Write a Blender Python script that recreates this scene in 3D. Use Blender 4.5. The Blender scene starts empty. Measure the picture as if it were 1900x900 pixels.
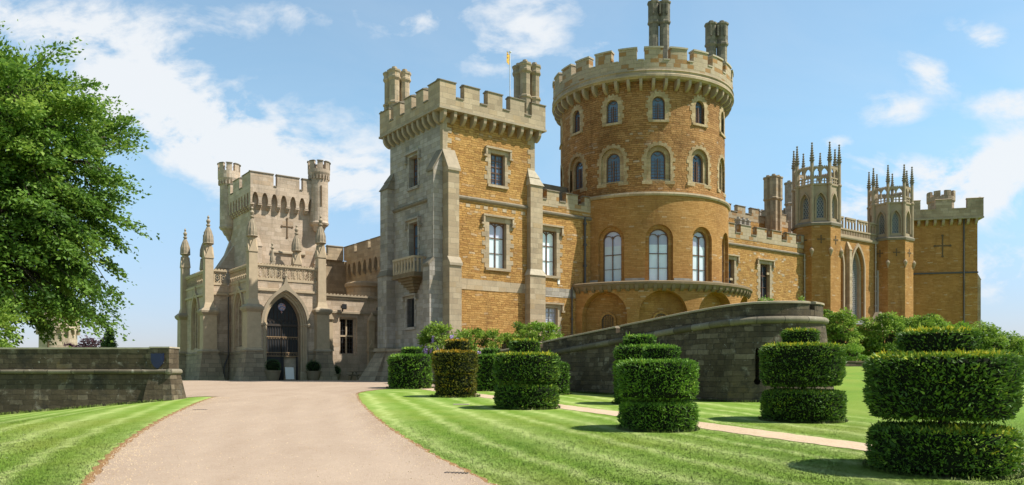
import bpy, bmesh, math, random
import numpy as np
from mathutils import Vector, Matrix

random.seed(7)
rng = np.random.default_rng(7)
scene = bpy.context.scene
COL = scene.collection
R_ = math.radians
F, CX, HY = 1474.0, 950.0, 695.0          # focal length and horizon of the photograph, in its pixels; eye level is z = 0

# ------------------------------------------------------------------ camera
cd = bpy.data.cameras.new('camera'); cam = bpy.data.objects.new('camera', cd); COL.objects.link(cam)
cd.sensor_width = 36.0; cd.lens = 36.0 * F / 1900.0
cd.shift_y = (HY - 450.0) / 1900.0
cd.clip_start = 0.1; cd.clip_end = 9000
cam.location = (0, 0, 0); cam.rotation_euler = (R_(90), 0, 0)
scene.camera = cam

# ------------------------------------------------------------------ light
SUN_AZ, SUN_EL = -8.0, 54.0               # azimuth from +X towards +Y
sd = Vector((math.cos(R_(SUN_EL)) * math.cos(R_(SUN_AZ)), math.cos(R_(SUN_EL)) * math.sin(R_(SUN_AZ)), math.sin(R_(SUN_EL))))
sl = bpy.data.lights.new('sun', 'SUN'); sl.energy = 5.0; sl.angle = R_(0.53); sl.color = (1.0, 0.95, 0.87)
so = bpy.data.objects.new('sun', sl); COL.objects.link(so)
so.rotation_euler = sd.to_track_quat('Z', 'Y').to_euler(); so.location = sd * 150

w = bpy.data.worlds.new('World'); scene.world = w; w.use_nodes = True
nt = w.node_tree; nt.nodes.clear()
def wn(t, **kw):
    n = nt.nodes.new(t)
    for k, v in kw.items(): setattr(n, k, v)
    return n
def wmath(op, a, b=None, c=None):
    n = wn('ShaderNodeMath', operation=op)
    for i, x in enumerate((a, b, c)):
        if x is None: continue
        if isinstance(x, (int, float)): n.inputs[i].default_value = x
        else: nt.links.new(x, n.inputs[i])
    return n.outputs[0]
sky = wn('ShaderNodeTexSky', sky_type='NISHITA', sun_disc=False)
sky.sun_elevation = R_(SUN_EL); sky.sun_rotation = R_(90.0 - SUN_AZ)
sky.air_density = 1.0; sky.dust_density = 0.6; sky.ozone_density = 2.2; sky.altitude = 100
tc = wn('ShaderNodeTexCoord'); sp = wn('ShaderNodeSeparateXYZ'); nt.links.new(tc.outputs['Generated'], sp.inputs[0])
ym = wmath('MAXIMUM', sp.outputs[1], 0.22)
px = wmath('DIVIDE', sp.outputs[0], ym); pz = wmath('DIVIDE', sp.outputs[2], ym)   # sky direction as slopes east and up
def blob(u, v, su, sv, ang, amp):
    x0, z0 = (u - CX) / F, (HY - v) / F
    a = R_(ang); ca, sa = math.cos(a), math.sin(a)
    dx = wmath('SUBTRACT', px, x0); dz = wmath('SUBTRACT', pz, z0)
    e = wmath('MULTIPLY_ADD', dx, ca * F / su, wmath('MULTIPLY', dz, sa * F / su))
    g = wmath('MULTIPLY_ADD', dx, -sa * F / sv, wmath('MULTIPLY', dz, ca * F / sv))
    q = wmath('MULTIPLY_ADD', e, e, wmath('MULTIPLY', g, g))
    return wmath('MULTIPLY', wmath('EXPONENT', wmath('MULTIPLY', q, -1.0)), amp)
acc = None
for b_ in [(110, 45, 330, 75, -8, .80), (330, 215, 200, 85, -30, 1.05), (480, 300, 210, 70, -12, .95), (560, 30, 190, 40, 0, .42),
           (650, 340, 150, 70, 0, .75), (600, 215, 170, 45, -10, .45), (960, 70, 150, 100, 35, .75), (1130, 75, 60, 14, 30, .55), (780, 40, 110, 26, 20, .45),
           (1610, 350, 140, 80, -10, 1.0), (1860, 320, 190, 70, 25, 1.1), (1725, 135, 75, 34, -25, .72), (1670, 190, 70, 26, -10, .55), (1740, 315, 70, 20, -5, .5),
           (1830, 70, 80, 34, -20, .62), (1885, 185, 80, 28, 10, .75), (1640, 220, 60, 22, 0, .5), (1870, 500, 130, 60, 10, .85), (1550, 265, 24, 16, 0, .55), (300, 420, 160, 40, 0, .25)]:
    o_ = blob(*b_); acc = o_ if acc is None else wmath('ADD', acc, o_)
cmb = wn('ShaderNodeCombineXYZ'); nt.links.new(px, cmb.inputs[0]); nt.links.new(pz, cmb.inputs[1])
def wnoise(scale, detail, rough, mscale, rot=0, dist=0.0):
    m = wn('ShaderNodeMapping'); m.inputs['Scale'].default_value = mscale; m.inputs['Rotation'].default_value = (0, 0, R_(rot))
    nt.links.new(cmb.outputs[0], m.inputs[0])
    n = wn('ShaderNodeTexNoise'); n.inputs['Scale'].default_value = scale; n.inputs['Detail'].default_value = detail
    n.inputs['Roughness'].default_value = rough; n.inputs['Distortion'].default_value = dist
    nt.links.new(m.outputs[0], n.inputs['Vector']); return n.outputs['Fac']
n1 = wnoise(7.0, 9, 0.62, (1, 1.7, 1), 12, 0.4)
n2 = wnoise(26.0, 6, 0.6, (1, 1.3, 1), -20, 0.3)
nz = wmath('MULTIPLY_ADD', n2, 0.35, wmath('MULTIPLY', n1, 1.15))
dens = wmath('MULTIPLY', acc, wmath('MAXIMUM', wmath('MULTIPLY_ADD', nz, 4.2, -2.15), 0.05))
mr = wn('ShaderNodeMapRange', interpolation_type='SMOOTHSTEP'); nt.links.new(dens, mr.inputs['Value'])
mr.inputs['From Min'].default_value = 0.10; mr.inputs['From Max'].default_value = 1.05; mr.inputs['To Max'].default_value = 0.95
thin = wmath('MULTIPLY', wnoise(3.0, 7, 0.6, (1, 2.2, 1), 18, 0.5), 0.30)     # thin veil of cirrus everywhere
cl = wmath('MAXIMUM', mr.outputs[0], wmath('MULTIPLY', thin, 1.0))
mix = wn('ShaderNodeMixRGB'); nt.links.new(cl, mix.inputs[0])
hsv = wn('ShaderNodeMixRGB', blend_type='MULTIPLY'); hsv.inputs[0].default_value = 1.0; hsv.inputs[2].default_value = (1.02, 1.29, 1.20, 1)   # a slightly fresher, brighter blue
lowf = wn('ShaderNodeMapRange', interpolation_type='SMOOTHSTEP'); nt.links.new(pz, lowf.inputs['Value']); lowf.inputs['From Min'].default_value = -.02; lowf.inputs['From Max'].default_value = .34
lowc = wn('ShaderNodeMixRGB'); nt.links.new(lowf.outputs[0], lowc.inputs[0]); lowc.inputs[1].default_value = (.66, .50, .70, 1); lowc.inputs[2].default_value = (1, 1, 1, 1)
low2 = wn('ShaderNodeMixRGB', blend_type='MULTIPLY'); low2.inputs[0].default_value = 1.0; nt.links.new(sky.outputs[0], low2.inputs[1]); nt.links.new(lowc.outputs[0], low2.inputs[2])
zen = wn('ShaderNodeMapRange', interpolation_type='SMOOTHSTEP'); nt.links.new(pz, zen.inputs['Value']); zen.inputs['From Min'].default_value = .42; zen.inputs['From Max'].default_value = 1.3   # deeper blue towards the zenith
zen.inputs['To Min'].default_value = 1.0; zen.inputs['To Max'].default_value = .68
zc = wn('ShaderNodeVectorMath', operation='SCALE'); nt.links.new(low2.outputs[0], zc.inputs[0]); nt.links.new(zen.outputs[0], zc.inputs['Scale'])
nt.links.new(zc.outputs[0], hsv.inputs[1]); nt.links.new(hsv.outputs[0], mix.inputs[1]); mix.inputs[2].default_value = (5.4, 5.6, 5.8, 1)
bg = wn('ShaderNodeBackground'); bg.inputs['Strength'].default_value = 0.12; nt.links.new(mix.outputs[0], bg.inputs['Color'])
wo = wn('ShaderNodeOutputWorld'); nt.links.new(bg.outputs[0], wo.inputs['Surface'])

vs = scene.view_settings
vs.view_transform = 'Standard'; vs.look = 'None'; vs.exposure = 0.46; vs.gamma = 1.0; vs.use_curve_mapping = False

# ------------------------------------------------------------------ materials
class NT:
    def __init__(s, name):
        s.m = bpy.data.materials.new(name); s.m.use_nodes = True; s.t = s.m.node_tree; s.t.nodes.clear()
        s.out = s.n('ShaderNodeOutputMaterial'); s.b = s.n('ShaderNodeBsdfPrincipled')
        s.l(s.b.outputs[0], s.out.inputs[0])
    def n(s, t, **kw):
        x = s.t.nodes.new(t)
        for k, v in kw.items(): setattr(x, k, v)
        return x
    def l(s, a, b): s.t.links.new(a, b)
    def put(s, sock, x):
        if hasattr(x, 'is_output') or isinstance(x, bpy.types.NodeSocket): s.l(x, sock)
        else: sock.default_value = x
    def math(s, op, a, b=None, c=None, clamp=False):
        n = s.n('ShaderNodeMath', operation=op); n.use_clamp = clamp
        for i, x in enumerate((a, b, c)):
            if x is not None: s.put(n.inputs[i], x)
        return n.outputs[0]
    def mix(s, f, a, b, mode='MIX'):
        n = s.n('ShaderNodeMixRGB', blend_type=mode)
        s.put(n.inputs[0], f)
        for i, x in ((1, a), (2, b)):
            s.put(n.inputs[i], x if not isinstance(x, tuple) else (x + (1,))[:4])
        return n.outputs[0]
    def ramp(s, fac, stops, const=False):
        n = s.n('ShaderNodeValToRGB'); e = n.color_ramp.elements
        if const: n.color_ramp.interpolation = 'CONSTANT'
        while len(e) < len(stops): e.new(0.5)
        for i, (p, c) in enumerate(stops): e[i].position = p; e[i].color = (tuple(c) + (1,))[:4]
        s.put(n.inputs[0], fac); return n.outputs[0]
    def noise(s, vec, scale, detail=4, rough=0.55, mscale=None, dist=0):
        if mscale:
            m = s.n('ShaderNodeMapping'); m.inputs['Scale'].default_value = mscale; s.l(vec, m.inputs[0]); vec = m.outputs[0]
        n = s.n('ShaderNodeTexNoise'); n.inputs['Scale'].default_value = scale; n.inputs['Detail'].default_value = detail
        n.inputs['Roughness'].default_value = rough; n.inputs['Distortion'].default_value = dist; s.l(vec, n.inputs['Vector'])
        return n.outputs['Fac'], n.outputs['Color']
    def smooth(s, v, a, b, lo=0.0, hi=1.0):
        n = s.n('ShaderNodeMapRange', interpolation_type='SMOOTHSTEP'); s.put(n.inputs['Value'], v)
        n.inputs['From Min'].default_value = a; n.inputs['From Max'].default_value = b
        n.inputs['To Min'].default_value = lo; n.inputs['To Max'].default_value = hi; return n.outputs[0]
    def bump(s, h, strength, dist):
        n = s.n('ShaderNodeBump'); n.inputs['Strength'].default_value = strength; n.inputs['Distance'].default_value = dist
        s.l(h, n.inputs['Height']); s.l(n.outputs[0], s.b.inputs['Normal'])

def masonry(name, cw, ch, cells, mortar, mw, bumpd=0.03, warp=0.03, rough=0.9, blotch=0.35, grime=0.3, grime_col=(.06, .055, .045), grain=0.25, lichen=None, drift=.40):
    t = NT(name)
    uv = t.n('ShaderNodeTexCoord').outputs['UV']; geo = t.n('ShaderNodeTexCoord').outputs['Object']
    nf, nc = t.noise(uv, 1.6, 3)
    off = t.n('ShaderNodeVectorMath', operation='MULTIPLY_ADD'); t.l(nc, off.inputs[0]); off.inputs[1].default_value = (warp * 2, warp, 0); t.l(uv, off.inputs[2])
    sp = t.n('ShaderNodeSeparateXYZ'); t.l(off.outputs[0], sp.inputs[0])
    v = t.math('DIVIDE', sp.outputs[1], ch); row = t.math('FLOOR', v)
    wn1 = t.n('ShaderNodeTexWhiteNoise', noise_dimensions='1D'); t.l(row, wn1.inputs['W'])
    wsc = t.math('MULTIPLY_ADD', wn1.outputs['Value'], 0.7 / cw, 0.7 / cw)              # course by course stone length
    u = t.math('MULTIPLY_ADD', sp.outputs[0], wsc, t.math('MULTIPLY', wn1.outputs['Value'], 17.3)); colm = t.math('FLOOR', u)
    fx = t.math('FRACT', u); fy = t.math('FRACT', v)
    ex = t.math('MULTIPLY', t.math('MINIMUM', fx, t.math('SUBTRACT', 1.0, fx)), cw)
    ey = t.math('MULTIPLY', t.math('MINIMUM', fy, t.math('SUBTRACT', 1.0, fy)), ch)
    e = t.math('MINIMUM', ex, ey)
    face = t.smooth(e, mw * 0.4, mw * 1.2)
    cb = t.n('ShaderNodeCombineXYZ'); t.l(colm, cb.inputs[0]); t.l(row, cb.inputs[1])
    w2 = t.n('ShaderNodeTexWhiteNoise', noise_dimensions='2D'); t.l(cb.outputs[0], w2.inputs['Vector'])
    c = t.ramp(w2.outputs['Value'], cells)
    big, _ = t.noise(geo, 0.22, 5, 0.6)
    med, _ = t.noise(geo, 1.1, 6, 0.65)
    fine, _ = t.noise(geo, 9.0, 5, 0.7)
    k = t.math('ADD', t.math('MULTIPLY_ADD', big, blotch * 1.6, 1.0 - blotch * 0.8), t.math('MULTIPLY_ADD', fine, grain * 2, -grain))
    k = t.math('ADD', k, t.math('MULTIPLY_ADD', med, blotch, -blotch * .5))
    c = t.mix(face, mortar, c)
    kk = t.n('ShaderNodeCombineColor'); [t.l(k, kk.inputs[i]) for i in range(3)]
    c = t.mix(1.0, c, kk.outputs[0], 'MULTIPLY')
    dr, _ = t.noise(geo, .13, 6, 0.68, dist=.6); c = t.mix(t.smooth(dr, .47, .66, 0, drift), c, grime_col)
    gr, _ = t.noise(geo, 1.0, 6, 0.7, mscale=(0.9, 0.9, 0.13))
    g = t.smooth(gr, 0.52, 0.74, 0.0, grime)
    c = t.mix(g, c, grime_col)
    if lichen:
        for (sc, lo, hi, col, amt) in lichen:
            ln, _ = t.noise(geo, sc, 8, 0.72); c = t.mix(t.smooth(ln, lo, hi, 0, amt), c, col)
    t.l(c, t.b.inputs['Base Color']); t.b.inputs['Roughness'].default_value = rough; t.b.inputs['Specular IOR Level'].default_value = 0.2
    h = t.math('ADD', t.math('MULTIPLY', face, 0.6), t.math('ADD', t.math('MULTIPLY', fine, 0.35), t.math('MULTIPLY', w2.outputs['Value'], 0.5)))
    h = t.math('ADD', h, t.math('MULTIPLY', med, .6))
    t.bump(h, 0.9, bumpd)
    return t.m

def plain(name, col, rough=0.6, metal=0.0, var=0.2, scale=3.0, spec=0.4):
    t = NT(name); geo = t.n('ShaderNodeTexCoord').outputs['Object']
    f, _ = t.noise(geo, scale, 5, 0.65)
    c = t.mix(f, tuple(x * (1 - var) for x in col), tuple(min(1, x * (1 + var)) for x in col))
    t.l(c, t.b.inputs['Base Color']); t.b.inputs['Roughness'].default_value = rough; t.b.inputs['Metallic'].default_value = metal
    t.b.inputs['Specular IOR Level'].default_value = spec
    return t.m

M = {}
M['iron'] = masonry('ironstone_rubble', .42, .155, [(0, (0.340, 0.175, 0.054)), (.2, (0.412, 0.222, 0.068)), (.5, (0.453, 0.253, 0.078)), (.8, (0.494, 0.284, 0.095)), (.95, (0.402, 0.212, 0.065)), (1, (0.505, 0.366, 0.223))],
                    (.385, .20, .05), .010, bumpd=.15, warp=.24, blotch=.50, grime=.50, grime_col=(.19, .10, .035), grain=.34)
M['ironfine'] = masonry('ironstone_coursed', .46, .135, [(0, (0.355, 0.181, 0.055)), (.4, (0.397, 0.206, 0.065)), (.75, (0.427, 0.228, 0.076)), (.96, (0.443, 0.243, 0.086)), (1, (0.474, 0.329, 0.193))],
                    (.37, .19, .05), .010, bumpd=.03, warp=.04, blotch=.45, grime=.55, grime_col=(.20, .09, .026), grain=.28)
M['iron2'] = masonry('browned_ironstone_rubble', .42, .16, [(0, (0.276, 0.135, 0.047)), (.25, (0.345, 0.174, 0.060)), (.55, (0.387, 0.202, 0.073)), (.82, (0.430, 0.233, 0.091)), (.95, (0.329, 0.164, 0.057)), (1, (0.456, 0.322, 0.208))],
                    (.31, .16, .046), .010, bumpd=.14, warp=.22, blotch=.65, grime=.65, grime_col=(.15, .075, .025), grain=.36)
M['ashlar'] = masonry('pale_ashlar', .85, .36, [(0, (.34, .258, .165)), (.5, (.42, .325, .212)), (.8, (.47, .37, .245)), (1, (.39, .28, .16))],
                    (.30, .25, .17), .012, bumpd=.012, warp=.0, blotch=.45, grime=.60, grime_col=(.18, .152, .115), grain=.24)
M['ashgrey'] = masonry('weathered_shade_grey_ashlar', .62, .30, [(0, (0.262, 0.231, 0.195)), (.35, (0.346, 0.306, 0.261)), (.7, (0.419, 0.374, 0.326)), (1, (0.340, 0.287, 0.215))],
                    (.30, .26, .19), .012, bumpd=.02, warp=.01, blotch=.55, grime=.70, grime_col=(.17, .155, .125), grain=.26)  # grey stone, with the shade of the tower's side darkened into its colour
M['porch'] = masonry('cream_porch_stone', .80, .34, [(0, (0.436, 0.337, 0.241)), (.5, (0.514, 0.402, 0.294)), (.85, (0.572, 0.455, 0.342)), (1, (0.466, 0.340, 0.225))],
                    (.38, .31, .21), .010, bumpd=.012, warp=.0, blotch=.60, grime=.80, grime_col=(.165, .138, .105), grain=.26)
M['plinth'] = masonry('dark_weathered_plinth', .8, .34, [(0, (.24, .19, .13)), (.5, (.31, .25, .17)), (1, (.37, .295, .20))],
                    (.16, .14, .10), .014, bumpd=.02, blotch=.6, grime=.6, grime_col=(.12, .108, .085), grain=.2)
M['redash'] = masonry('mixed_parapet_stone', .70, .31, [(0, (.32, .175, .065)), (.16, (.34, .19, .075)), (.2, (.37, .29, .18)), (.6, (.42, .335, .22)), (1, (.40, .32, .215))],
                    (.32, .25, .16), .012, bumpd=.02, warp=.01, blotch=.35, grime=.45, grime_col=(.18, .15, .11), grain=.2)
M['bast'] = masonry('blackened_bastion_stone', .45, .215, [(0, (0.080, 0.059, 0.036)), (.3, (0.095, 0.071, 0.043)), (.6, (0.110, 0.083, 0.051)), (.85, (0.130, 0.099, 0.062)), (1, (0.210, 0.166, 0.110))],
                    (.10, .08, .055), .008, bumpd=.05, warp=.11, blotch=1.05, grime=.6, grime_col=(.028, .026, .021), grain=.4,
                    lichen=[(1.7, .55, .70, (.36, .32, .25), .55), (.9, .50, .66, (.035, .031, .025), .80), (5.0, .62, .70, (.50, .47, .40), .6), (.6, .56, .74, (.22, .15, .045), .55)])
M['roll'] = masonry('bastion_roll_stone', 1.1, 5.0, [(0, (.10, .085, .058)), (.5, (.15, .125, .084)), (1, (.26, .225, .16))],
                    (.07, .06, .045), .02, bumpd=.02, blotch=.6, grime=.5, grime_col=(.05, .046, .036), grain=.3,
                    lichen=[(2.2, .58, .70, (.50, .46, .37), .6), (.9, .62, .74, (.27, .18, .06), .5)])
M['coping'] = plain('coping_stone', (.42, .36, .265), .9, var=.4, scale=4, spec=.2)
M['copdark'] = plain('dark_coping_stone', (.22, .185, .135), .9, var=.45, scale=3, spec=.2)
M['trim'] = plain('carved_cream_stone', (.48, .38, .255), .9, var=.28, scale=2.5, spec=.2)
M['trimb'] = plain('browned_carved_stone', (.37, .285, .19), .9, var=.38, scale=1.6, spec=.2)
M['brownash'] = masonry('browned_ashlar', .8, .34, [(0, (.32, .24, .155)), (.5, (.39, .30, .20)), (1, (.45, .35, .24))], (.25, .2, .13), .012, bumpd=.015, blotch=.5, grime=.6, grime_col=(.16, .125, .08))
M['surround'] = masonry('tan_window_stone', .45, .3, [(0, (.36, .255, .135)), (.5, (.43, .315, .175)), (1, (.48, .37, .22))], (.34, .24, .13), .010, bumpd=.02, blotch=.5, grime=.5, grime_col=(.2, .13, .07))
M['trimgrey'] = plain('weathered_carved_stone', (.35, .285, .20), .9, var=.38, scale=2.5, spec=.2)
M['darkstone'] = plain('smoke_stained_stone', (.20, .145, .085), .92, var=.4, scale=2, spec=.2)
M['lead'] = plain('lead_sheet', (.20, .20, .20), .6, var=.25, scale=2)
M['frame'] = plain('red_brown_window_frame', (.16, .085, .055), .6, var=.2)
M['framepale'] = plain('grey_leaded_lattice', (.34, .33, .30), .6, var=.2)
M['ironblk'] = plain('blackened_iron', (.020, .021, .024), .45, var=.3, spec=.5)
M['door'] = plain('aged_door_bronze', (.055, .043, .034), .5, var=.5, scale=6)
M['gilt'] = plain('worn_gilt_band', (.30, .20, .11), .5, var=.4)
M['pipe'] = plain('cast_iron_pipe', (.07, .065, .062), .55, var=.2)
M['pipepale'] = plain('pale_painted_pipe', (.40, .35, .29), .6, var=.2)
M['slit'] = plain('shadowed_slit', (.13, .085, .045), .95, var=.3)
M['chim'] = masonry('sooty_chimney_stone', .5, .3, [(0, (.17, .145, .105)), (.5, (.23, .20, .145)), (1, (.30, .255, .185))], (.15, .13, .10), .012, bumpd=.02, blotch=.5, grime=.6, grime_col=(.09, .08, .065))
M['white'] = plain('white_painted_board', (.78, .77, .72), .5, var=.04)
M['navy'] = plain('navy_enamel', (.008, .012, .055), .35, var=.2, spec=.5)
M['pot'] = plain('weathered_clay', (.24, .195, .125), .85, var=.3)
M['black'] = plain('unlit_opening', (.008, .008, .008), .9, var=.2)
M['wood'] = plain('grey_oak', (.25, .20, .14), .8, var=.3, scale=8)
M['bark'] = plain('beech_bark', (.085, .070, .052), .95, var=.4, scale=5, spec=.1)

def glass(name, col, rough, bands=None):
    t = NT(name); geo = t.n('ShaderNodeTexCoord').outputs['Object']
    f, _ = t.noise(geo, 0.9, 3, 0.5)
    c = t.mix(f, tuple(x * .75 for x in col), tuple(x * 1.25 for x in col))
    oi = t.n('ShaderNodeObjectInfo'); k = t.math('MULTIPLY_ADD', oi.outputs['Random'], .5, .72); kc = t.n('ShaderNodeCombineColor'); [t.l(k, kc.inputs[i]) for i in range(3)]
    c = t.mix(1.0, c, kc.outputs[0], 'MULTIPLY')
    t.l(c, t.b.inputs['Base Color']); t.b.inputs['Roughness'].default_value = rough; t.b.inputs['Specular IOR Level'].default_value = 0.6
    t.bump(t.noise(geo, 1.6, 2)[0], .25, .05)
    return t.m
M['gdark'] = glass('old_dark_glass', (.022, .030, .042), .08)
M['gblue'] = glass('sky_tinted_glass', (.085, .135, .205), .08)  # blue of the reflected sky put into the base colour
M['gblind'] = glass('glass_with_white_blind', (.68, .76, .80), .15)
M['gviolet'] = glass('glass_with_lilac_blind', (.45, .45, .58), .15)
M['gblack'] = glass('unlit_glass', (.010, .011, .012), .12)

def foliage(name, stops, trans=0.3, rough=0.55, spec=.3):
    t = NT(name)
    a = t.n('ShaderNodeAttribute'); a.attribute_name = 'tint'
    c = t.ramp(a.outputs['Fac'], stops)
    t.l(c, t.b.inputs['Base Color']); t.b.inputs['Roughness'].default_value = rough; t.b.inputs['Specular IOR Level'].default_value = spec
    if trans > 0:
        tr = t.n('ShaderNodeBsdfTranslucent'); t.l(t.mix(.5, c, (.16, .22, .02), 'ADD') if False else c, tr.inputs[0])
        mx = t.n('ShaderNodeMixShader'); mx.inputs[0].default_value = trans
        t.l(t.b.outputs[0], mx.inputs[1]); t.l(tr.outputs[0], mx.inputs[2]); t.l(mx.outputs[0], t.out.inputs[0])
    return t.m
M['beech'] = foliage('beech_leaf', [(0, (.050, .115, .013)), (.5, (.145, .270, .032)), (1, (.30, .42, .065))], .42)
M['yew'] = foliage('yew_needles', [(0, (0.039, 0.081, 0.014)), (.45, (0.108, 0.212, 0.025)), (.75, (0.267, 0.376, 0.035)), (1, (0.752, 0.626, 0.045))], .18)
M['yewgreen'] = foliage('fresh_yew_needles', [(0, (0.052, 0.110, 0.019)), (.45, (0.141, 0.277, 0.029)), (.75, (0.270, 0.451, 0.045)), (1, (0.482, 0.583, 0.067))], .18)
M['yewgold'] = foliage('bronzed_yew_needles', [(0, (0.048, 0.060, 0.011)), (.45, (0.133, 0.145, 0.019)), (.75, (0.309, 0.245, 0.026)), (1, (0.597, 0.361, 0.034))], .18)
M['yewcore'] = plain('yew_inner_twigs', (.010, .014, .006), .95, var=.5, scale=12, spec=.1)  # solid core, its near-black colour standing in for shade inside the foliage
M['shrub'] = foliage('wisteria_leaf', [(0, (.06, .13, .016)), (.5, (.19, .31, .036)), (1, (.36, .47, .075))], .42)
M['lime'] = foliage('young_bright_leaf', [(0, (.09, .19, .02)), (.5, (.20, .36, .035)), (1, (.34, .48, .08))], .4)
M['box'] = foliage('box_leaf', [(0, (0.018, 0.053, 0.012)), (.5, (0.045, 0.120, 0.021)), (1, (0.090, 0.195, 0.030))], .2)
M['conif'] = foliage('spruce_needles', [(0, (0.026, 0.058, 0.019)), (.5, (0.058, 0.111, 0.033)), (1, (0.117, 0.182, 0.052))], .15)
M['purple'] = foliage('copper_beech_leaf', [(0, (.04, .018, .025)), (.5, (.085, .035, .05)), (1, (.14, .07, .08))], .3)
M['lilac'] = foliage('wisteria_flower', [(0, (.28, .20, .40)), (.5, (.40, .30, .55)), (1, (.60, .50, .72))], .3)

def grass_mat(name, blade=False):
    t = NT(name); geo = t.n('ShaderNodeTexCoord').outputs['Object']
    a = t.n('ShaderNodeAttribute'); a.attribute_name = 'stripe'
    n1, _ = t.noise(geo, .35, 5, .6); n2, _ = t.noise(geo, 2.2, 6, .65); n3, _ = t.noise(geo, 26, 5, .75)
    k = t.math('ADD', t.math('MULTIPLY', n1, .35), t.math('ADD', t.math('MULTIPLY', n2, .35), t.math('MULTIPLY', n3, .55)))
    c = t.ramp(k, [(.36, (.075, .155, .014)), (.56, (.125, .225, .021)), (.77, (.20, .295, .040))])
    yel = t.smooth(t.noise(geo, .16, 3)[0], .45, .70, 0, .75)
    c = t.mix(yel, c, (.22, .27, .040))
    st = t.math('MULTIPLY', a.outputs['Fac'], t.smooth(n2, .25, .6, .45, 1.0))
    c = t.mix(t.math('MULTIPLY', st, .85), c, (.43, .50, .17))
    vor = t.n('ShaderNodeTexVoronoi'); vor.inputs['Scale'].default_value = 2.3; t.l(geo, vor.inputs['Vector'])
    daisy = t.math('MULTIPLY', t.smooth(vor.outputs['Distance'], .030, .055, 1, 0), t.smooth(n1, .5, .62))
    c = t.mix(t.math('MULTIPLY', daisy, .8), c, (.75, .75, .62))
    t.l(c, t.b.inputs['Base Color']); t.b.inputs['Roughness'].default_value = .8; t.b.inputs['Specular IOR Level'].default_value = .15
    if blade:                                              # soft turf: the blades take the light of the sward
        up = t.n('ShaderNodeCombineXYZ'); up.inputs[2].default_value = 1.0; t.l(up.outputs[0], t.b.inputs['Normal'])
    else: t.bump(t.math('ADD', n3, n2), .6, .03)
    return t.m
M['grass'] = grass_mat('mown_lawn'); M['blade'] = grass_mat('lawn_blades', True)

def gravel_mat(name, c0, c1, c2, fine=70., tracks=False):
    t = NT(name); geo = t.n('ShaderNodeTexCoord').outputs['Object']
    n1, _ = t.noise(geo, .30, 5, .6); n2, _ = t.noise(geo, 3.0, 5, .65); n3, _ = t.noise(geo, fine, 3, .8)
    ns, _ = t.noise(geo, 1.0, 5, .6, mscale=(1.6, .18, 1))
    v = t.n('ShaderNodeTexVoronoi'); v.inputs['Scale'].default_value = fine * .8; t.l(geo, v.inputs['Vector'])
    sp = t.n('ShaderNodeSeparateColor'); t.l(v.outputs['Color'], sp.inputs[0])
    k = t.math('ADD', t.math('MULTIPLY', n1, .30), t.math('ADD', t.math('MULTIPLY', n2, .22), t.math('MULTIPLY', n3, .26)))
    k = t.math('ADD', k, t.math('MULTIPLY_ADD', sp.outputs[0], .22, 0))
    k = t.math('ADD', k, t.math('MULTIPLY_ADD', ns, .3, -.15))
    if tracks:
        a = t.n('ShaderNodeAttribute'); a.attribute_name = 'across'
        x = t.math('MULTIPLY_ADD', n1, .10, t.math('ADD', a.outputs['Fac'], -.05))
        wv = t.math('SINE', t.math('MULTIPLY', x, 31.0)); edge = t.smooth(t.math('ABSOLUTE', t.math('SUBTRACT', x, .5)), .36, .5, 0, .10)
        k = t.math('SUBTRACT', t.math('MULTIPLY_ADD', wv, .030, k), edge)
    c = t.ramp(k, [(.28, c0), (.5, c1), (.74, c2)])
    t.l(c, t.b.inputs['Base Color']); t.b.inputs['Roughness'].default_value = .92; t.b.inputs['Specular IOR Level'].default_value = .15
    t.bump(t.math('ADD', v.outputs['Distance'], t.math('MULTIPLY', n2, .6)), .7, .012)
    return t.m
M['drive'] = gravel_mat('rolled_gravel_drive', (.33, .238, .166), (.392, .297, .218), (.46, .348, .254), 70., True)
M['path'] = gravel_mat('gravel_path', (.40, .29, .18), (.52, .39, .26), (.62, .49, .34), 40.)
M['verge'] = gravel_mat('bare_earth_edge', (.17, .085, .035), (.27, .15, .065), (.34, .23, .10), 30.)
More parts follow.
